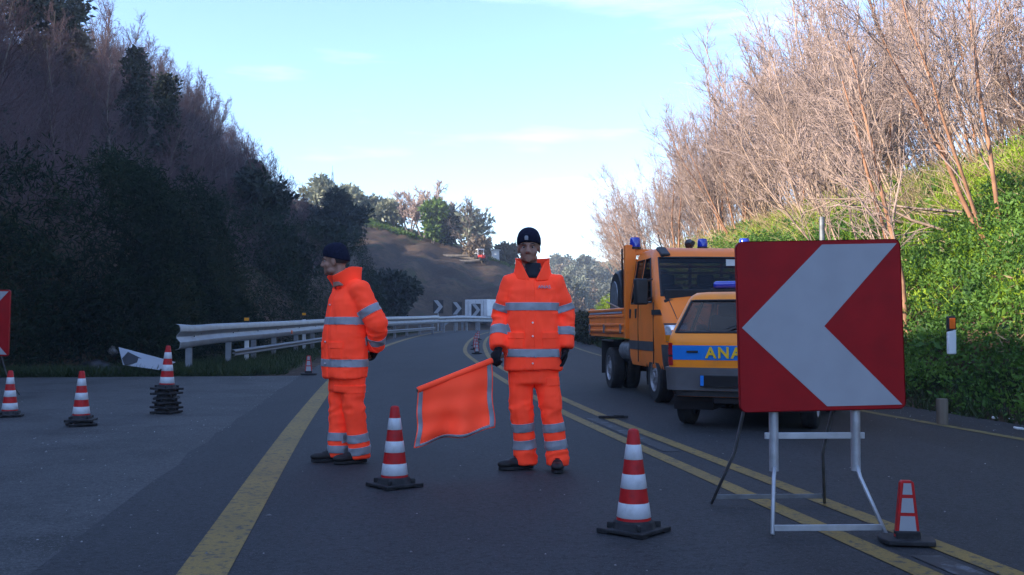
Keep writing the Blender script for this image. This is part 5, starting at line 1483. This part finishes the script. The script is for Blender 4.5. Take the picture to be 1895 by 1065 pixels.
# bumper: a pale upper moulding over a darker skirt, wrapped round the corners
up_ = Body([(z, l[1] - 0.035, l[2] + 0.025, l[3] + 0.02, l[4], l[5], 0.006) for z, l in ((0.40, cb.lv[1]), (0.46, cb.lv[1]), (0.64, cb.lv[2]))])
up_.wrap(range(4, 19), 0.40, 0.635, 0.012, 'rear_bumper', M['bumper_pale'], CR, 3, 0.05)
cb.wrap(range(5, 18), 0.335, 0.395, 0.012, 'bumper_skirt', M['plastic_grey'], CR, 1, 0.01)
MB().box((-0.12, -0.062, 0.505), (0.52, 0.012, 0.125)).build('plate_holder', M['plastic_grey'], CR, bevel=0.005)
MB().box((-0.12, -0.072, 0.505), (0.50, 0.006, 0.105)).build('number_plate', M['plate_black'], CR)
MB().box((-0.355, -0.077, 0.505), (0.035, 0.004, 0.104)).build('blue_plate_strip', M['blue_band'], CR)
MB().lathe([(0, -0.025), (0.018, -0.025), (0.022, 0.01)], 12, 'y', (0.17, 0.0, 0.690)).build('lock', M['plastic_black'], CR)
MB().tube([(0.18, 0.01, 0.99), (0.10, 0.01, 1.00), (-0.02, 0.055, 1.07)], [0.018, 0.010, 0.007], 6).tube([(-0.13, 0.03, 1.035), (-0.02, 0.055, 1.075), (0.14, 0.075, 1.115)], 0.008, 5).build('wiper', M['plastic_black'], CR)
MB().box((0, 0.66, 0.26), (0.9, 0.10, 0.08)).tube([(0.3, 0.1, 0.27), (0.3, 0.5, 0.27)], 0.08, 10).box((0, 0.35, 0.33), (0.55, 0.5, 0.14)).build('underbody', M['plastic_black'], CR, bevel=0.01)
MB().box((0, 1.6, 0.30), (1.2, 1.9, 0.05)).build('floor_pan', M['plastic_black'], CR)
MB().box((0, 0.95, 1.465), (0.92, 0.14, 0.04)).build('light_bar_base', M['plastic_black'], CR, bevel=0.01)
MB().box((0, 0.95, 1.525), (0.86, 0.17, 0.085)).build('light_bar', M['blue_lens'], CR, bevel=0.035, seg=3)
MB().box((0.12, 0.75, 1.15), (0.16, 0.03, 0.20)).build('orange_bag_in_rear', M['orange_reflector'], CR, bevel=0.01)
# ================================================================== people
def rz_m(a): return Matrix.Rotation(a, 3, 'Z')
def head_parts(m, hc, rot, s=1.0):
    """adds a sculpted head (facing -y before rot) to the builder m"""
    def T(p): return hc + rot @ (Vector(p) * s)
    def E(c, r, n=14, k=9): m.ell(T(c), tuple(q * s for q in r), n, k, rot)
    def Tb(pts, rad, n=8): m.tube([T(p) for p in pts], [q * s for q in rad] if hasattr(rad, '__len__') else rad * s, n)
    E((0, 0.014, 0.035), (0.075, 0.094, 0.098), 18, 12)          # cranium
    E((0, -0.026, -0.030), (0.060, 0.066, 0.086))                # face
    E((0, -0.050, -0.072), (0.040, 0.040, 0.036))                # jaw and chin
    E((0, -0.074, -0.090), (0.021, 0.016, 0.017), 10, 7)
    for x in (-1, 1):
        E((x * 0.042, -0.052, -0.030), (0.024, 0.024, 0.024), 10, 7)   # cheeks
        E((x * 0.044, -0.020, -0.075), (0.020, 0.032, 0.024), 10, 7)   # jaw corners
        E((x * 0.076, 0.010, -0.010), (0.010, 0.020, 0.033), 10, 8)    # ears
        E((x * 0.013, -0.098, -0.032), (0.010, 0.012, 0.009), 8, 6)    # nostrils
    Tb([(-0.052, -0.062, 0.024), (-0.022, -0.086, 0.026), (0.0, -0.086, 0.022), (0.022, -0.086, 0.026), (0.052, -0.062, 0.024)], [0.009, 0.012, 0.010, 0.012, 0.009])  # brow
    Tb([(0, -0.082, 0.020), (0, -0.098, -0.004), (0, -0.110, -0.028), (0, -0.100, -0.038)], [0.009, 0.011, 0.0135, 0.009])   # nose
    Tb([(-0.023, -0.078, -0.060), (0, -0.091, -0.057), (0.023, -0.078, -0.060)], [0.004, 0.006, 0.004], 6)   # lips
    Tb([(-0.021, -0.077, -0.070), (0, -0.089, -0.071), (0.021, -0.077, -0.070)], [0.004, 0.006, 0.004], 6)
    m.tube([T((0, 0.03, -0.03)), T((0, 0.035, -0.12)), T((0, 0.045, -0.20))], [0.052 * s, 0.054 * s, 0.065 * s], 12)
    return T
def hand_parts(m, wrist, fd, pn, curl=0.6, thumb_side=1, s=1.0, thick=1.0):
    """palm and five fingers; fd = finger direction, pn = palm normal (fingers curl towards it)"""
    fd = fd.normalized(); pn = (pn - fd * pn.dot(fd)).normalized(); sd = fd.cross(pn) * thumb_side
    pc = wrist + fd * 0.05 * s
    B = Matrix((sd, fd, pn)).transposed()
    m.ell(wrist + fd * 0.052 * s, (0.043 * s, 0.055 * s, 0.018 * s * thick), 14, 9, B)
    m.tube([wrist - fd * 0.05 * s, wrist + fd * 0.03 * s], [0.027 * s, 0.030 * s], 10)
    for k, (o, ln) in enumerate(((0.030, 0.072), (0.010, 0.080), (-0.011, 0.075), (-0.031, 0.058))):
        p = wrist + fd * (0.088 - 0.004 * abs(k - 1)) * s + sd * o * s
        pts = [p - fd * 0.03 * s, p]; a = 0.0
        for j in range(3):
            a += curl * (0.9 if j else 0.6)
            d = fd * math.cos(a) + pn * math.sin(a)
            p = p + d * ln * s * (0.42, 0.33, 0.25)[j]; pts.append(p)
        m.tube(pts, [0.0095 * s * thick, 0.0100 * s * thick, 0.0095 * s * thick, 0.0088 * s * thick, 0.0072 * s * thick], 8)
    p = wrist + fd * 0.025 * s + sd * 0.033 * s
    d1 = (fd * 0.75 + sd * 0.65 + pn * 0.25).normalized(); d2 = (fd * 0.9 + sd * 0.1 + pn * (0.3 + curl * 0.5)).normalized()
    m.tube([p - sd * 0.02 * s, p + d1 * 0.032 * s, p + d1 * 0.032 * s + d2 * 0.030 * s, p + d1 * 0.032 * s + d2 * 0.055 * s], [0.014 * s, 0.012 * s, 0.0105 * s, 0.008 * s], 8)
def ring_loft(m, rows, n=26, power=2.4):
    """rows: (z, cx, cy, rx, ry) -> closed superellipse column"""
    rings = []
    for z, x0, y0, rx, ry in rows:
        ring = []
        for k in range(n):
            a = 2 * math.pi * k / n; c, s = math.cos(a), math.sin(a)
            ring.append(Vector((x0 + rx * math.copysign(abs(c) ** (2 / power), c), y0 + ry * math.copysign(abs(s) ** (2 / power), s), z)))
        rings.append(ring)
    m.loft(rings)
def folds(me, fields, seed):
    """cloth folds: fields = list of (amplitude, (fx, fy, fz), weight function)"""
    V = verts_np(me); N = np.empty(len(V) * 3); me.vertices.foreach_get('normal', N); N = N.reshape(-1, 3)
    for i, (x, y, z) in enumerate(V):
        d = 0
        for amp, f, w in fields:
            ww = w(x, y, z)
            if ww <= 0: continue
            q = Vector((x * f[0] + seed, y * f[1] - seed, z * f[2] + seed * 0.5))
            q2 = q + noise.noise_vector(q * 0.7) * 0.5
            v = noise.noise(q2)
            d += amp * ww * ((1 - 2.4 * abs(v)) if f[2] > 8 or f[0] > 12 else v)
        V[i] += N[i] * d
    me.vertices.foreach_set('co', V.ravel()); me.update()
def patch(me, planes, cond, offset, name, mat, parent, thick=0.002):
    """cut a piece out of a cloth surface and lay it on top: planes = [(point, normal)] kept on the positive side"""
    bm = bmesh.new(); bm.from_mesh(me)
    for co, no in planes:
        bmesh.ops.bisect_plane(bm, geom=bm.verts[:] + bm.edges[:] + bm.faces[:], plane_co=co, plane_no=no, clear_inner=True)
    kill = [f for f in bm.faces if not cond(f.calc_center_median(), f.normal)]
    bmesh.ops.delete(bm, geom=kill, context='FACES')
    bm.normal_update()
    for v in bm.verts: v.co += v.normal * offset
    m2 = bpy.data.meshes.new(name); bm.to_mesh(m2); bm.free()
    o = wrap(name, m2, mat, parent, smooth=True)
    so = o.modifiers.new('thickness', 'SOLIDIFY'); so.thickness = thick + offset; so.offset = -1
    return o
def axis_band(me, a, b, t0, t1, rmax, name, mat, parent, offset=0.0035):
    """ring of a sleeve or trouser leg between two fractions of the axis a -> b"""
    a, b = Vector(a), Vector(b); d = (b - a).normalized(); L = (b - a).length
    def cond(c, n):
        q = c - a; return (q - d * q.dot(d)).length < rmax
    return patch(me, [(a + d * L * t0, d), (a + d * L * t1, -d)], cond, offset, name, mat, parent)
def shoe(name, parent, heel, dirv, L=0.285):
    d = dirv.normalized(); s = Vector((d.y, -d.x, 0)); B = Matrix((s, d, Vector((0, 0, 1)))).transposed()
    m = MB()
    def E(y, z, r): m.ell(heel + d * y + Vector((0, 0, z)), r, 14, 9, B)
    E(0.05, 0.058, (0.040, 0.058, 0.052)); E(0.13, 0.052, (0.043, 0.085, 0.044)); E(L - 0.075, 0.045, (0.050, 0.078, 0.034)); E(0.06, 0.11, (0.043, 0.055, 0.05))
    me = fuse(m, 0.007, 3); o = wrap(name, me, M['shoe'], parent, smooth=True)
    sole = MB(); out = []
    for k in range(22):
        a = 2 * math.pi * k / 22; y = -math.cos(a) * L / 2 + L / 2 - 0.005; w = 0.047 if y > L * 0.5 else 0.040
        out.append((math.sin(a) * w, y))
    sole.prism(out, heel + Vector((0, 0, 0.003)), s, d, (0, 0, 0.022)); sole.build('sole', M['black_rubber'], o, bevel=0.004)
    for k in range(4): MB().tube([heel + d * (0.15 - k * 0.022) + s * 0.018 + Vector((0, 0, 0.098 + k * 0.010)), heel + d * (0.15 - k * 0.022) - s * 0.018 + Vector((0, 0, 0.098 + k * 0.010))], 0.003, 5).build('lace', M['black_cloth'], o)
    return o
def beanie(parent, hc, rot, s, emblem):
    def T(p): return hc + rot @ (Vector(p) * s)
    rows = []
    n = 36
    prof = [(0.018, 0.0805, 0.1010), (0.020, 0.0865, 0.1065), (0.032, 0.0885, 0.1085), (0.064, 0.0875, 0.1070), (0.073, 0.0850, 0.1040), (0.078, 0.0830, 0.1010), (0.100, 0.0775, 0.0930), (0.124, 0.0640, 0.0770), (0.141, 0.0420, 0.0520), (0.148, 0.0200, 0.0250), (0.150, 0.004, 0.004)]
    for z, rx, ry in prof:
        ring = []
        for k in range(n):
            a = 2 * math.pi * k / n
            tilt = 0.018 * math.sin(a) if z < 0.075 else 0.018 * math.sin(a) * max(0, (0.14 - z) / 0.065)
            w = 1 + (0.012 * (k % 2) if z < 0.075 else 0)
            ring.append(T((rx * w * math.cos(a), 0.014 + ry * w * math.sin(a), z - tilt * 1.4)))
        rows.append(ring)
    o = MB().loft(rows).build('beanie', M['black_knit'], parent, smooth=True)
    sub = o.modifiers.new('s', 'SUBSURF'); sub.levels = 1; sub.render_levels = 1
    x0 = emblem
    MB().prism([(-0.013, 0), (0.013, 0), (0.014, 0.022), (0.008, 0.032), (-0.008, 0.032), (-0.014, 0.022)], T((x0, -0.098, 0.056)), rot @ Vector((1, 0, 0)), rot @ Vector((0, -0.05, 1)), rot @ Vector((0, 0.010, 0))).build('emblem', M['retro_grey'], o, bevel=0.002)
    return o
def eyes(parent, hc, rot, s):
    def T(p): return hc + rot @ (Vector(p) * s)
    for x in (-1, 1):
        e = MB().ell(T((x * 0.031, -0.070, 0.004)), (0.0115 * s, 0.0115 * s, 0.009 * s), 12, 8).build('eye', M['eye_white'], parent, smooth=True)
        MB().ell(T((x * 0.031, -0.0785, 0.004)), (0.0062 * s, 0.004 * s, 0.0062 * s), 10, 6).build('iris', M['eye_dark'], e, smooth=True)
        MB().tube([T((x * 0.016, -0.0955, 0.026)), T((x * 0.034, -0.089, 0.031)), T((x * 0.052, -0.072, 0.025))], [0.003 * s, 0.0045 * s, 0.002 * s], 6).build('eyebrow', M['hair'], parent)
def collar(parent, rows, gap, mat, front):
    """standing collar: rows of (z, rx, ry, cy), open at the front"""
    n = 34; rings = []
    for z, rx, ry, cy, g, dz in rows:
        ring = []
        for k in range(n + 1):
            a = front + g + (2 * math.pi - 2 * g) * k / n
            f = math.cos(a - front)
            ring.append(Vector((rx * math.cos(a), cy + ry * math.sin(a), z - dz * max(0, f))))
        rings.append(ring)
    o = MB().loft(rings, caps=False, closed=False).build('collar', mat, parent, smooth=True)
    so = o.modifiers.new('t', 'SOLIDIFY'); so.thickness = 0.009; so.offset = 0
    sb = o.modifiers.new('s', 'SUBSURF'); sb.levels = 1; sb.render_levels = 1
    return o

def build_person(label, loc, rz, J, head_rot, head_c, gloves, seed, hem, S=1.0, chest_text=None, emblem=-0.01, belly=0.0, lean=None):
    root = thing('person', label, 'person', loc, rz, None)
    V_ = lambda p: Vector(p)
    # ---- the body: one continuous surface under the clothes
    m = MB()
    hr = head_rot
    ring_loft(m, [(0.86 * S, 0, 0, 0.15, 0.10), (1.0 * S, 0, 0, 0.15, 0.11), (1.2 * S, 0, 0, 0.15, 0.10), (1.38 * S, 0, 0.0, 0.165, 0.10), (1.46 * S, 0, 0.01, 0.11, 0.08), (1.53 * S, 0, 0.012, 0.06, 0.06)], 22)
    head_parts(m, V_(head_c), hr, 1.04 * S)
    m.tube([(0, 0.012, 1.42 * S), V_(head_c) + Vector((0, 0.035, -0.08))], [0.07, 0.056], 14)
    for sd in ('R', 'L'):
        sh, el, wr = (V_(J[k + sd]) for k in ('sh', 'el', 'wr'))
        m.tube([sh.lerp(Vector((0, 0, sh.z)), 0.5), sh, el, wr], [0.06, 0.055, 0.042, 0.028], 10)
        hp, kn, an = (V_(J[k + sd]) for k in ('hp', 'kn', 'an'))
        m.tube([hp + Vector((0, 0, 0.08)), hp, kn, an], [0.08, 0.085, 0.055, 0.04], 10)
        m.tube([an, an + V_(J['ft' + sd]) * 0.08 + Vector((0, 0, -0.035))], [0.038, 0.028], 8)
        hand_parts(m, wr, V_(J['hd' + sd]), V_(J['pn' + sd]), J['curl' + sd], J['ts' + sd])
    body = wrap('body', fuse(m, 0.0058, 2, 0.4), M['skin'], root, smooth=True)
    eyes(body, V_(head_c), hr, 1.04 * S)
    hair = MB().ell(V_(head_c) + hr @ Vector((0, 0.030, 0.012)), (0.079 * S, 0.086 * S, 0.052 * S), 18, 10, hr).build('hair', M['hair'], body, smooth=True)
    bn = beanie(root, V_(head_c), hr, 1.05 * S, emblem)
    for sd in ('R', 'L'):
        if sd in gloves:
            g_ = MB(); wr = V_(J['wr' + sd])
            hand_parts(g_, wr, V_(J['hd' + sd]), V_(J['pn' + sd]), J['curl' + sd], J['ts' + sd], 1.06, 1.25)
            wrap('glove', fuse(g_, 0.0045, 2, 0.4), M['black_cloth'], root, smooth=True)
        an, kd = V_(J['an' + sd]), V_(J['ft' + sd])
        shoe('shoe', root, Vector((an.x, an.y, 0)) - kd.normalized() * 0.06, kd)
    # ---- trousers
    m = MB()
    hpR, hpL = V_(J['hpR']), V_(J['hpL'])
    ring_loft(m, [(hem - 0.10, 0, 0.0, 0.165, 0.125), (hem + 0.05, 0, 0.0, 0.185, 0.13), (hem + 0.25, 0, 0.0, 0.18, 0.125)], 24)
    for sd in ('R', 'L'):
        hp, kn, an = (V_(J[k + sd]) for k in ('hp', 'kn', 'an'))
        cuff = Vector((an.x, an.y, 0.035))
        m.tube([hp + Vector((0, 0, 0.02)), hp.lerp(kn, 0.35), kn, kn.lerp(an, 0.5), cuff + Vector((0, 0, 0.05)), cuff], [0.100, 0.094, 0.081, 0.078, 0.084, 0.083], 16)
    me = fuse(m, 0.0105, 5)
    kz = V_(J['knL']).z
    folds(me, [(0.006, (5, 5, 7), lambda x, y, z: 1), (0.009, (7, 7, 14), lambda x, y, z: 0.25 + 0.9 * math.exp(-((z - kz) / 0.10) ** 2) + 0.9 * math.exp(-((z - 0.12) / 0.09) ** 2)), (0.005, (20, 20, 5), lambda x, y, z: 1 if z > 0.3 else 0.3)], seed + 3)
    tr = wrap('trousers', me, M['orange_cloth'], root, smooth=True)
    for sd in ('R', 'L'):
        kn, an = V_(J['kn' + sd]), V_(J['an' + sd]); a = kn; b = Vector((an.x, an.y, 0.035)); L = kn.z - 0.035
        for z0, z1 in J['legbands']:
            axis_band(me, a, b, (a.z - z1) / L, (a.z - z0) / L, 0.125 if J.get('wide') is None else J['wide'], 'reflective_band', M['retro_grey'], tr)
    # cargo pocket flap on the thigh
    sgn = J.get('pocket', 1); hp = V_(J['hpL' if sgn > 0 else 'hpR'])
    px_ = J['pocket_x']
    patch(me, [(Vector((0, 0, hem - 0.115)), Vector((0, 0, 1))), (Vector((0, 0, hem - 0.055)), Vector((0, 0, -1))), (Vector((px_[0], 0, 0)), Vector((1, 0, 0))), (Vector((px_[1], 0, 0)), Vector((-1, 0, 0)))],
          lambda c, n: n.dot(Vector(J['pocket_n'])) > 0.1, 0.006, 'pocket_flap', M['orange_cloth'], tr)
    # ---- jacket
    m = MB()
    b_ = belly
    ring_loft(m, [(hem, 0, -0.01 - b_ * 0.3, 0.218, 0.150 + b_ * 0.6), (hem + 0.12, 0, -0.012 - b_ * 0.5, 0.214, 0.150 + b_), (hem + 0.30, 0, -0.012 - b_ * 0.5, 0.198, 0.144 + b_), (1.22 * S, 0, -0.008, 0.196, 0.142), (1.34 * S, 0, 0, 0.188, 0.134), (1.41 * S, 0, 0.006, 0.155, 0.112), (1.46 * S, 0, 0.020, 0.120, 0.090), (1.485 * S, 0, 0.032, 0.095, 0.070)], 34)
    for sd in ('R', 'L'):
        sh, el, wr = (V_(J[k + sd]) for k in ('sh', 'el', 'wr'))
        inn = Vector((0.0, 0.01, sh.z + 0.03)).lerp(sh, 0.45)
        f = (wr - el).normalized()
        m.tube([inn, sh, sh.lerp(el, 0.4), el, el.lerp(wr, 0.55), wr + f * 0.005], [0.078, 0.084, 0.080, 0.071, 0.067, 0.063], 18)
    me = fuse(m, 0.0100, 5)
    def elw(x, y, z):
        p = Vector((x, y, z)); return max(math.exp(-((p - V_(J['elR'])).length / 0.13) ** 2), math.exp(-((p - V_(J['elL'])).length / 0.13) ** 2))
    folds(me, [(0.012, (5, 5, 6), lambda x, y, z: 1), (0.0085, (7, 7, 14), lambda x, y, z: 0.18 + 1.3 * elw(x, y, z) + (0.35 if abs(x) > 0.19 else 0)), (0.0045, (16, 16, 5), lambda x, y, z: 1 if z < 1.3 * S else 0.4)], seed)
    jk = wrap('jacket', me, M['orange_cloth'], root, smooth=True)
    up = Vector((0, 0, 1))
    def not_arm(c, n):
        for sd in ('R', 'L'):
            sh, el, wr = (V_(J[k + sd]) for k in ('sh', 'el', 'wr'))
            for a, b in ((sh, el), (el, wr)):
                d = b - a; t = max(0, min(1.04, (c - a).dot(d) / d.length_squared)); q = c - (a + d * t)
                r = 0.108 if t < 1.02 else 0.09
                tor = abs(c.x) / 0.232
                if q.length < r and (abs(c.x) > 0.185 or c.y > 0.13): 
                    if (q.length / 0.088) < max(0.4, tor * 1.12): return False
        return True
    for z0, z1 in J['bodybands']:
        patch(me, [(Vector((0, 0, z0)), up), (Vector((0, 0, z1)), -up)], not_arm, 0.0035, 'reflective_band', M['retro_grey'], jk)
    for sd in ('R', 'L'):
        sh, el, wr = (V_(J[k + sd]) for k in ('sh', 'el', 'wr'))
        for seg, t0, t1 in J['armbands']:
            a, b = (sh, el) if seg == 0 else (el, wr)
            d = (b - a).normalized()
            axis_band(me, a, b, t0, t1, 0.104, 'reflective_band', M['retro_grey'], jk)
    fx = J.get('placket_x', 0.0)
    patch(me, [(Vector((fx - 0.038, 0, 0)), Vector((1, 0, 0))), (Vector((fx + 0.034, 0, 0)), Vector((-1, 0, 0))), (Vector((0, 0, hem + 0.005)), up), (Vector((0, 0, 1.425 * S)), -up)],
          lambda c, n: n.y < -0.05, 0.0022, 'placket', M['orange_cloth'], jk, 0.004)
    for sx_ in (-1, 1):
        x0, x1 = (0.065, 0.185) if sx_ > 0 else (-0.185, -0.065)
        patch(me, [(Vector((x0, 0, 0)), Vector((1, 0, 0))), (Vector((x1, 0, 0)), Vector((-1, 0, 0))), (Vector((0, 0, hem + 0.235)), up), (Vector((0, 0, hem + 0.285)), -up)],
              lambda c, n: n.y < -0.1, 0.006, 'pocket_flap', M['orange_cloth'], jk, 0.003)
        patch(me, [(Vector((x0 + 0.006, 0, 0)), Vector((1, 0, 0))), (Vector((x1 - 0.006, 0, 0)), Vector((-1, 0, 0))), (Vector((0, 0, J['bodybands'][1][1] + 0.006)), up), (Vector((0, 0, hem + 0.240)), -up)],
              lambda c, n: n.y < -0.1, 0.0035, 'pocket', M['orange_cloth'], jk, 0.002)
    # snaps down the placket
    V = verts_np(me)
    def front_y(x, z):
        w = (np.abs(V[:, 0] - x) < 0.02) & (np.abs(V[:, 2] - z) < 0.02) & (V[:, 1] < 0)
        return float(V[w][:, 1].min()) if w.any() else -0.15
    for z in J['snaps']:
        x = fx + 0.018
        MB().lathe([(0, -0.006), (0.006, -0.006), (0.008, -0.003), (0.008, 0.004)], 10, 'y', (x, front_y(x, z) - 0.006, z)).build('snap', M['snap'], jk, smooth=True, angle=40)
    col_ = collar(jk, J['collar'], 0.4, M['orange_cloth'], -math.pi / 2 + J.get('collar_turn', 0.0))
    MB().lathe([(0.0, 0), (0.105, 0.0), (0.090, 0.035), (0.070, 0.075), (0.062, 0.115), (0.05, 0.115)], 22, 'z', (0, 0.006, 1.435 * S)).build('shirt_neck', M['dark_shirt'], root, smooth=True)
    if chest_text:
        x, z = 0.085, 1.365 * S
        y = front_y(x, z)
        text_obj(chest_text, 0.036, M['retro_grey'], jk, Matrix.Translation((x, y - 0.008, z)) @ Matrix.Rotation(R(13), 4, 'Z') @ Matrix.Rotation(R(-14), 4, 'X') @ FACE, 'chest_lettering', 0.003, 0.015, 1.1)
    return root

# ---- worker standing with the flag
JR = dict(shR=(-0.160, 0.015, 1.395), elR=(-0.228, 0.04, 1.15), wrR=(-0.252, -0.09, 0.915), hdR=(-0.28, -0.45, -0.80), pnR=(0.45, 0.45, -0.5), curlR=0.95, tsR=-1,
          shL=(0.168, 0.01, 1.395), elL=(0.242, 0.03, 1.15), wrL=(0.245, -0.03, 0.915), hdL=(-0.10, -0.14, -1.0), pnL=(-0.8, -0.1, 0.1), curlL=0.42, tsL=-1,
          hpR=(-0.085, 0.0, 0.80), knR=(-0.085, -0.01, 0.47), anR=(-0.052, 0.02, 0.085), ftR=(-0.93, -0.36, 0),
          hpL=(0.085, 0.0, 0.80), knL=(0.135, -0.03, 0.47), anL=(0.185, -0.03, 0.085), ftL=(-0.05, -1.0, 0),
          legbands=((0.285, 0.350), (0.155, 0.225)), bodybands=((1.19, 1.25), (0.845, 0.905)), armbands=((0, 0.66, 0.86), (1, 0.40, 0.66)),
          snaps=(0.80, 1.0, 1.10), collar=((1.435, 0.150, 0.116, 0.006, 0.06, 0.030), (1.50, 0.132, 0.112, 0.002, 0.34, 0.045), (1.555, 0.122, 0.110, 0.004, 0.60, 0.045), (1.592, 0.128, 0.118, 0.006, 0.80, 0.050)),
          pocket_x=(0.10, 0.20), pocket_n=(0.3, -1, 0), placket_x=-0.02)
WR_LOC = Vector((0.155, 7.55, 0.010))
build_person('worker in orange facing the camera in a dark beanie and holding the flag', WR_LOC, 0, JR, rz_m(R(-4)) @ Matrix.Rotation(R(4), 3, 'X'), (-0.028, -0.012, 1.665), ('R', 'L'), 2.0, 0.745, 1.0, 'ANAS', -0.012)

# ---- worker turned away to the left, hands behind the back
JL = dict(shR=(-0.175, 0.02, 1.355), elR=(-0.265, 0.12, 1.10), wrR=(-0.06, 0.200, 0.93), hdR=(0.9, 0.12, -0.35), pnR=(0, -1, 0.1), curlR=0.5, tsR=-1,
          shL=(0.175, 0.03, 1.355), elL=(0.250, 0.155, 1.09), wrL=(0.125, 0.200, 0.905), hdL=(-0.75, 0.05, -0.55), pnL=(0, -1, 0.1), curlL=0.5, tsL=1,
          hpR=(-0.085, 0.0, 0.78), knR=(-0.075, -0.03, 0.45), anR=(-0.060, -0.04, 0.085), ftR=(-0.25, -1.0, 0),
          hpL=(0.085, 0.0, 0.78), knL=(0.095, 0.02, 0.45), anL=(0.095, 0.075, 0.085), ftL=(0.05, -1.0, 0),
          legbands=((0.165, 0.230), (0.070, 0.130)), bodybands=((1.085, 1.145), (0.755, 0.815)), armbands=((0, 0.50, 0.71), (1, 0.48, 0.76)),
          snaps=(0.78, 0.95, 1.24), collar=((1.41, 0.118, 0.100, 0.006, 0.10, 0.050), (1.455, 0.118, 0.110, -0.006, 0.24, 0.055), (1.51, 0.118, 0.128, -0.020, 0.36, 0.070), (1.542, 0.126, 0.140, -0.026, 0.42, 0.085)),
          pocket_x=(0.06, 0.22), pocket_n=(1, -0.2, 0), placket_x=-0.01)
build_person('worker in orange turned to the left in a dark beanie with hands behind the back', (-1.31, 7.95, 0.010), R(-60), JL, rz_m(R(-38)) @ Matrix.Rotation(R(2), 3, 'X'), (0.0, -0.105, 1.585), ('R', 'L'), 7.0, 0.665, 0.96, None, -0.03, 0.012)

# ---- the flag held low beside the right worker
hand = WR_LOC + Vector(JR['wrR']) + Vector(JR['hdR']).normalized() * 0.085 + Vector((0.004, 0.012, -0.012))
tipw = P(771, 723, 7.18)
fd_ = tipw - hand
FL = thing('warning_flag', 'orange warning flag with grey reflective edges held low by the right worker', 'flag', hand)
MB().tube([-fd_ * 0.10, fd_ * 0.5, fd_], 0.012, 10).build('stick', M['wood'], FL, smooth=True)
U0, U1 = 0.055, 0.985
nu, nv = 46, 40
def cloth(u, v):
    """u along the stick from the hand, v down the cloth"""
    p = fd_ * (U0 + (U1 - U0) * u)
    drop = 0.50 - 0.10 * u
    q = p + Vector((0, 0, -drop * v)) + Vector((-0.012 + 0.03 * (1 - u), 0, 0)) * v
    wv = 0.040 * math.sin(u * 8.5 + v * 1.6 + 0.4) * (0.25 + v) + 0.024 * math.sin(u * 15 - v * 3 + 1) * v ** 1.3 + 0.008 * math.sin(v * 17 + u * 4) * (0.3 + v)
    q.y += wv - 0.03 * v
    q.z += 0.010 * math.sin(u * 11 + 0.7) * v
    q.x += 0.010 * math.sin(v * 9 + u * 2) * v
    return q
def sheet(u0, u1, v0, v1, a, b, name, mat, parent, off_=0.0, thick=0.003):
    V, Fc = [], []
    for i in range(a + 1):
        for j in range(b + 1): V.append(cloth(u0 + (u1 - u0) * i / a, v0 + (v1 - v0) * j / b))
    for i in range(a):
        for j in range(b):
            k = i * (b + 1) + j; Fc.append((k, k + b + 1, k + b + 2, k + 1))
    o = raw(name, V, Fc, mat, parent, smooth=True)
    s_ = o.modifiers.new('t', 'SOLIDIFY'); s_.thickness = thick; s_.offset = 0
    return o
sheet(0, 1, 0, 1, nu, nv, 'cloth', M['flag_cloth_backlit'], FL)
sheet(0.012, 0.075, 0.0, 0.985, 4, nv, 'reflective_edge', M['retro_grey'], FL, 0, 0.007)
sheet(0.935, 0.990, 0.0, 0.985, 4, nv, 'reflective_edge', M['retro_grey'], FL, 0, 0.007)
sheet(0.076, 0.934, 0.945, 0.99, nu, 2, 'reflective_edge', M['retro_grey'], FL, 0, 0.007)
MB().tube([fd_ * U0, fd_ * 0.5, fd_ * U1], 0.021, 12).build('stick_sleeve', M['flag_cloth_backlit'], FL, smooth=True)

# ================================================================== the air
def haze(density):
    zlo = float(GZ.min()) - 1.0
    o = MB().box((0, 200, (zlo + 34) / 2), (1160, 860, 34 - zlo)).build('haze', None)
    m = bpy.data.materials.new('pale air'); m.use_nodes = True
    n, l = m.node_tree.nodes, m.node_tree.links
    n.remove(n['Principled BSDF'])
    v = n.new('ShaderNodeVolumePrincipled')
    v.inputs['Color'].default_value = (0.80, 0.88, 1.0, 1); v.inputs['Density'].default_value = density
    v.inputs['Anisotropy'].default_value = 0.2
    l.new(v.outputs['Volume'], n['Material Output'].inputs['Volume'])
    o.data.materials.append(m); o['kind'] = 'stuff'; o['label'] = 'thin pale haze over the whole valley'
haze(0.0008)
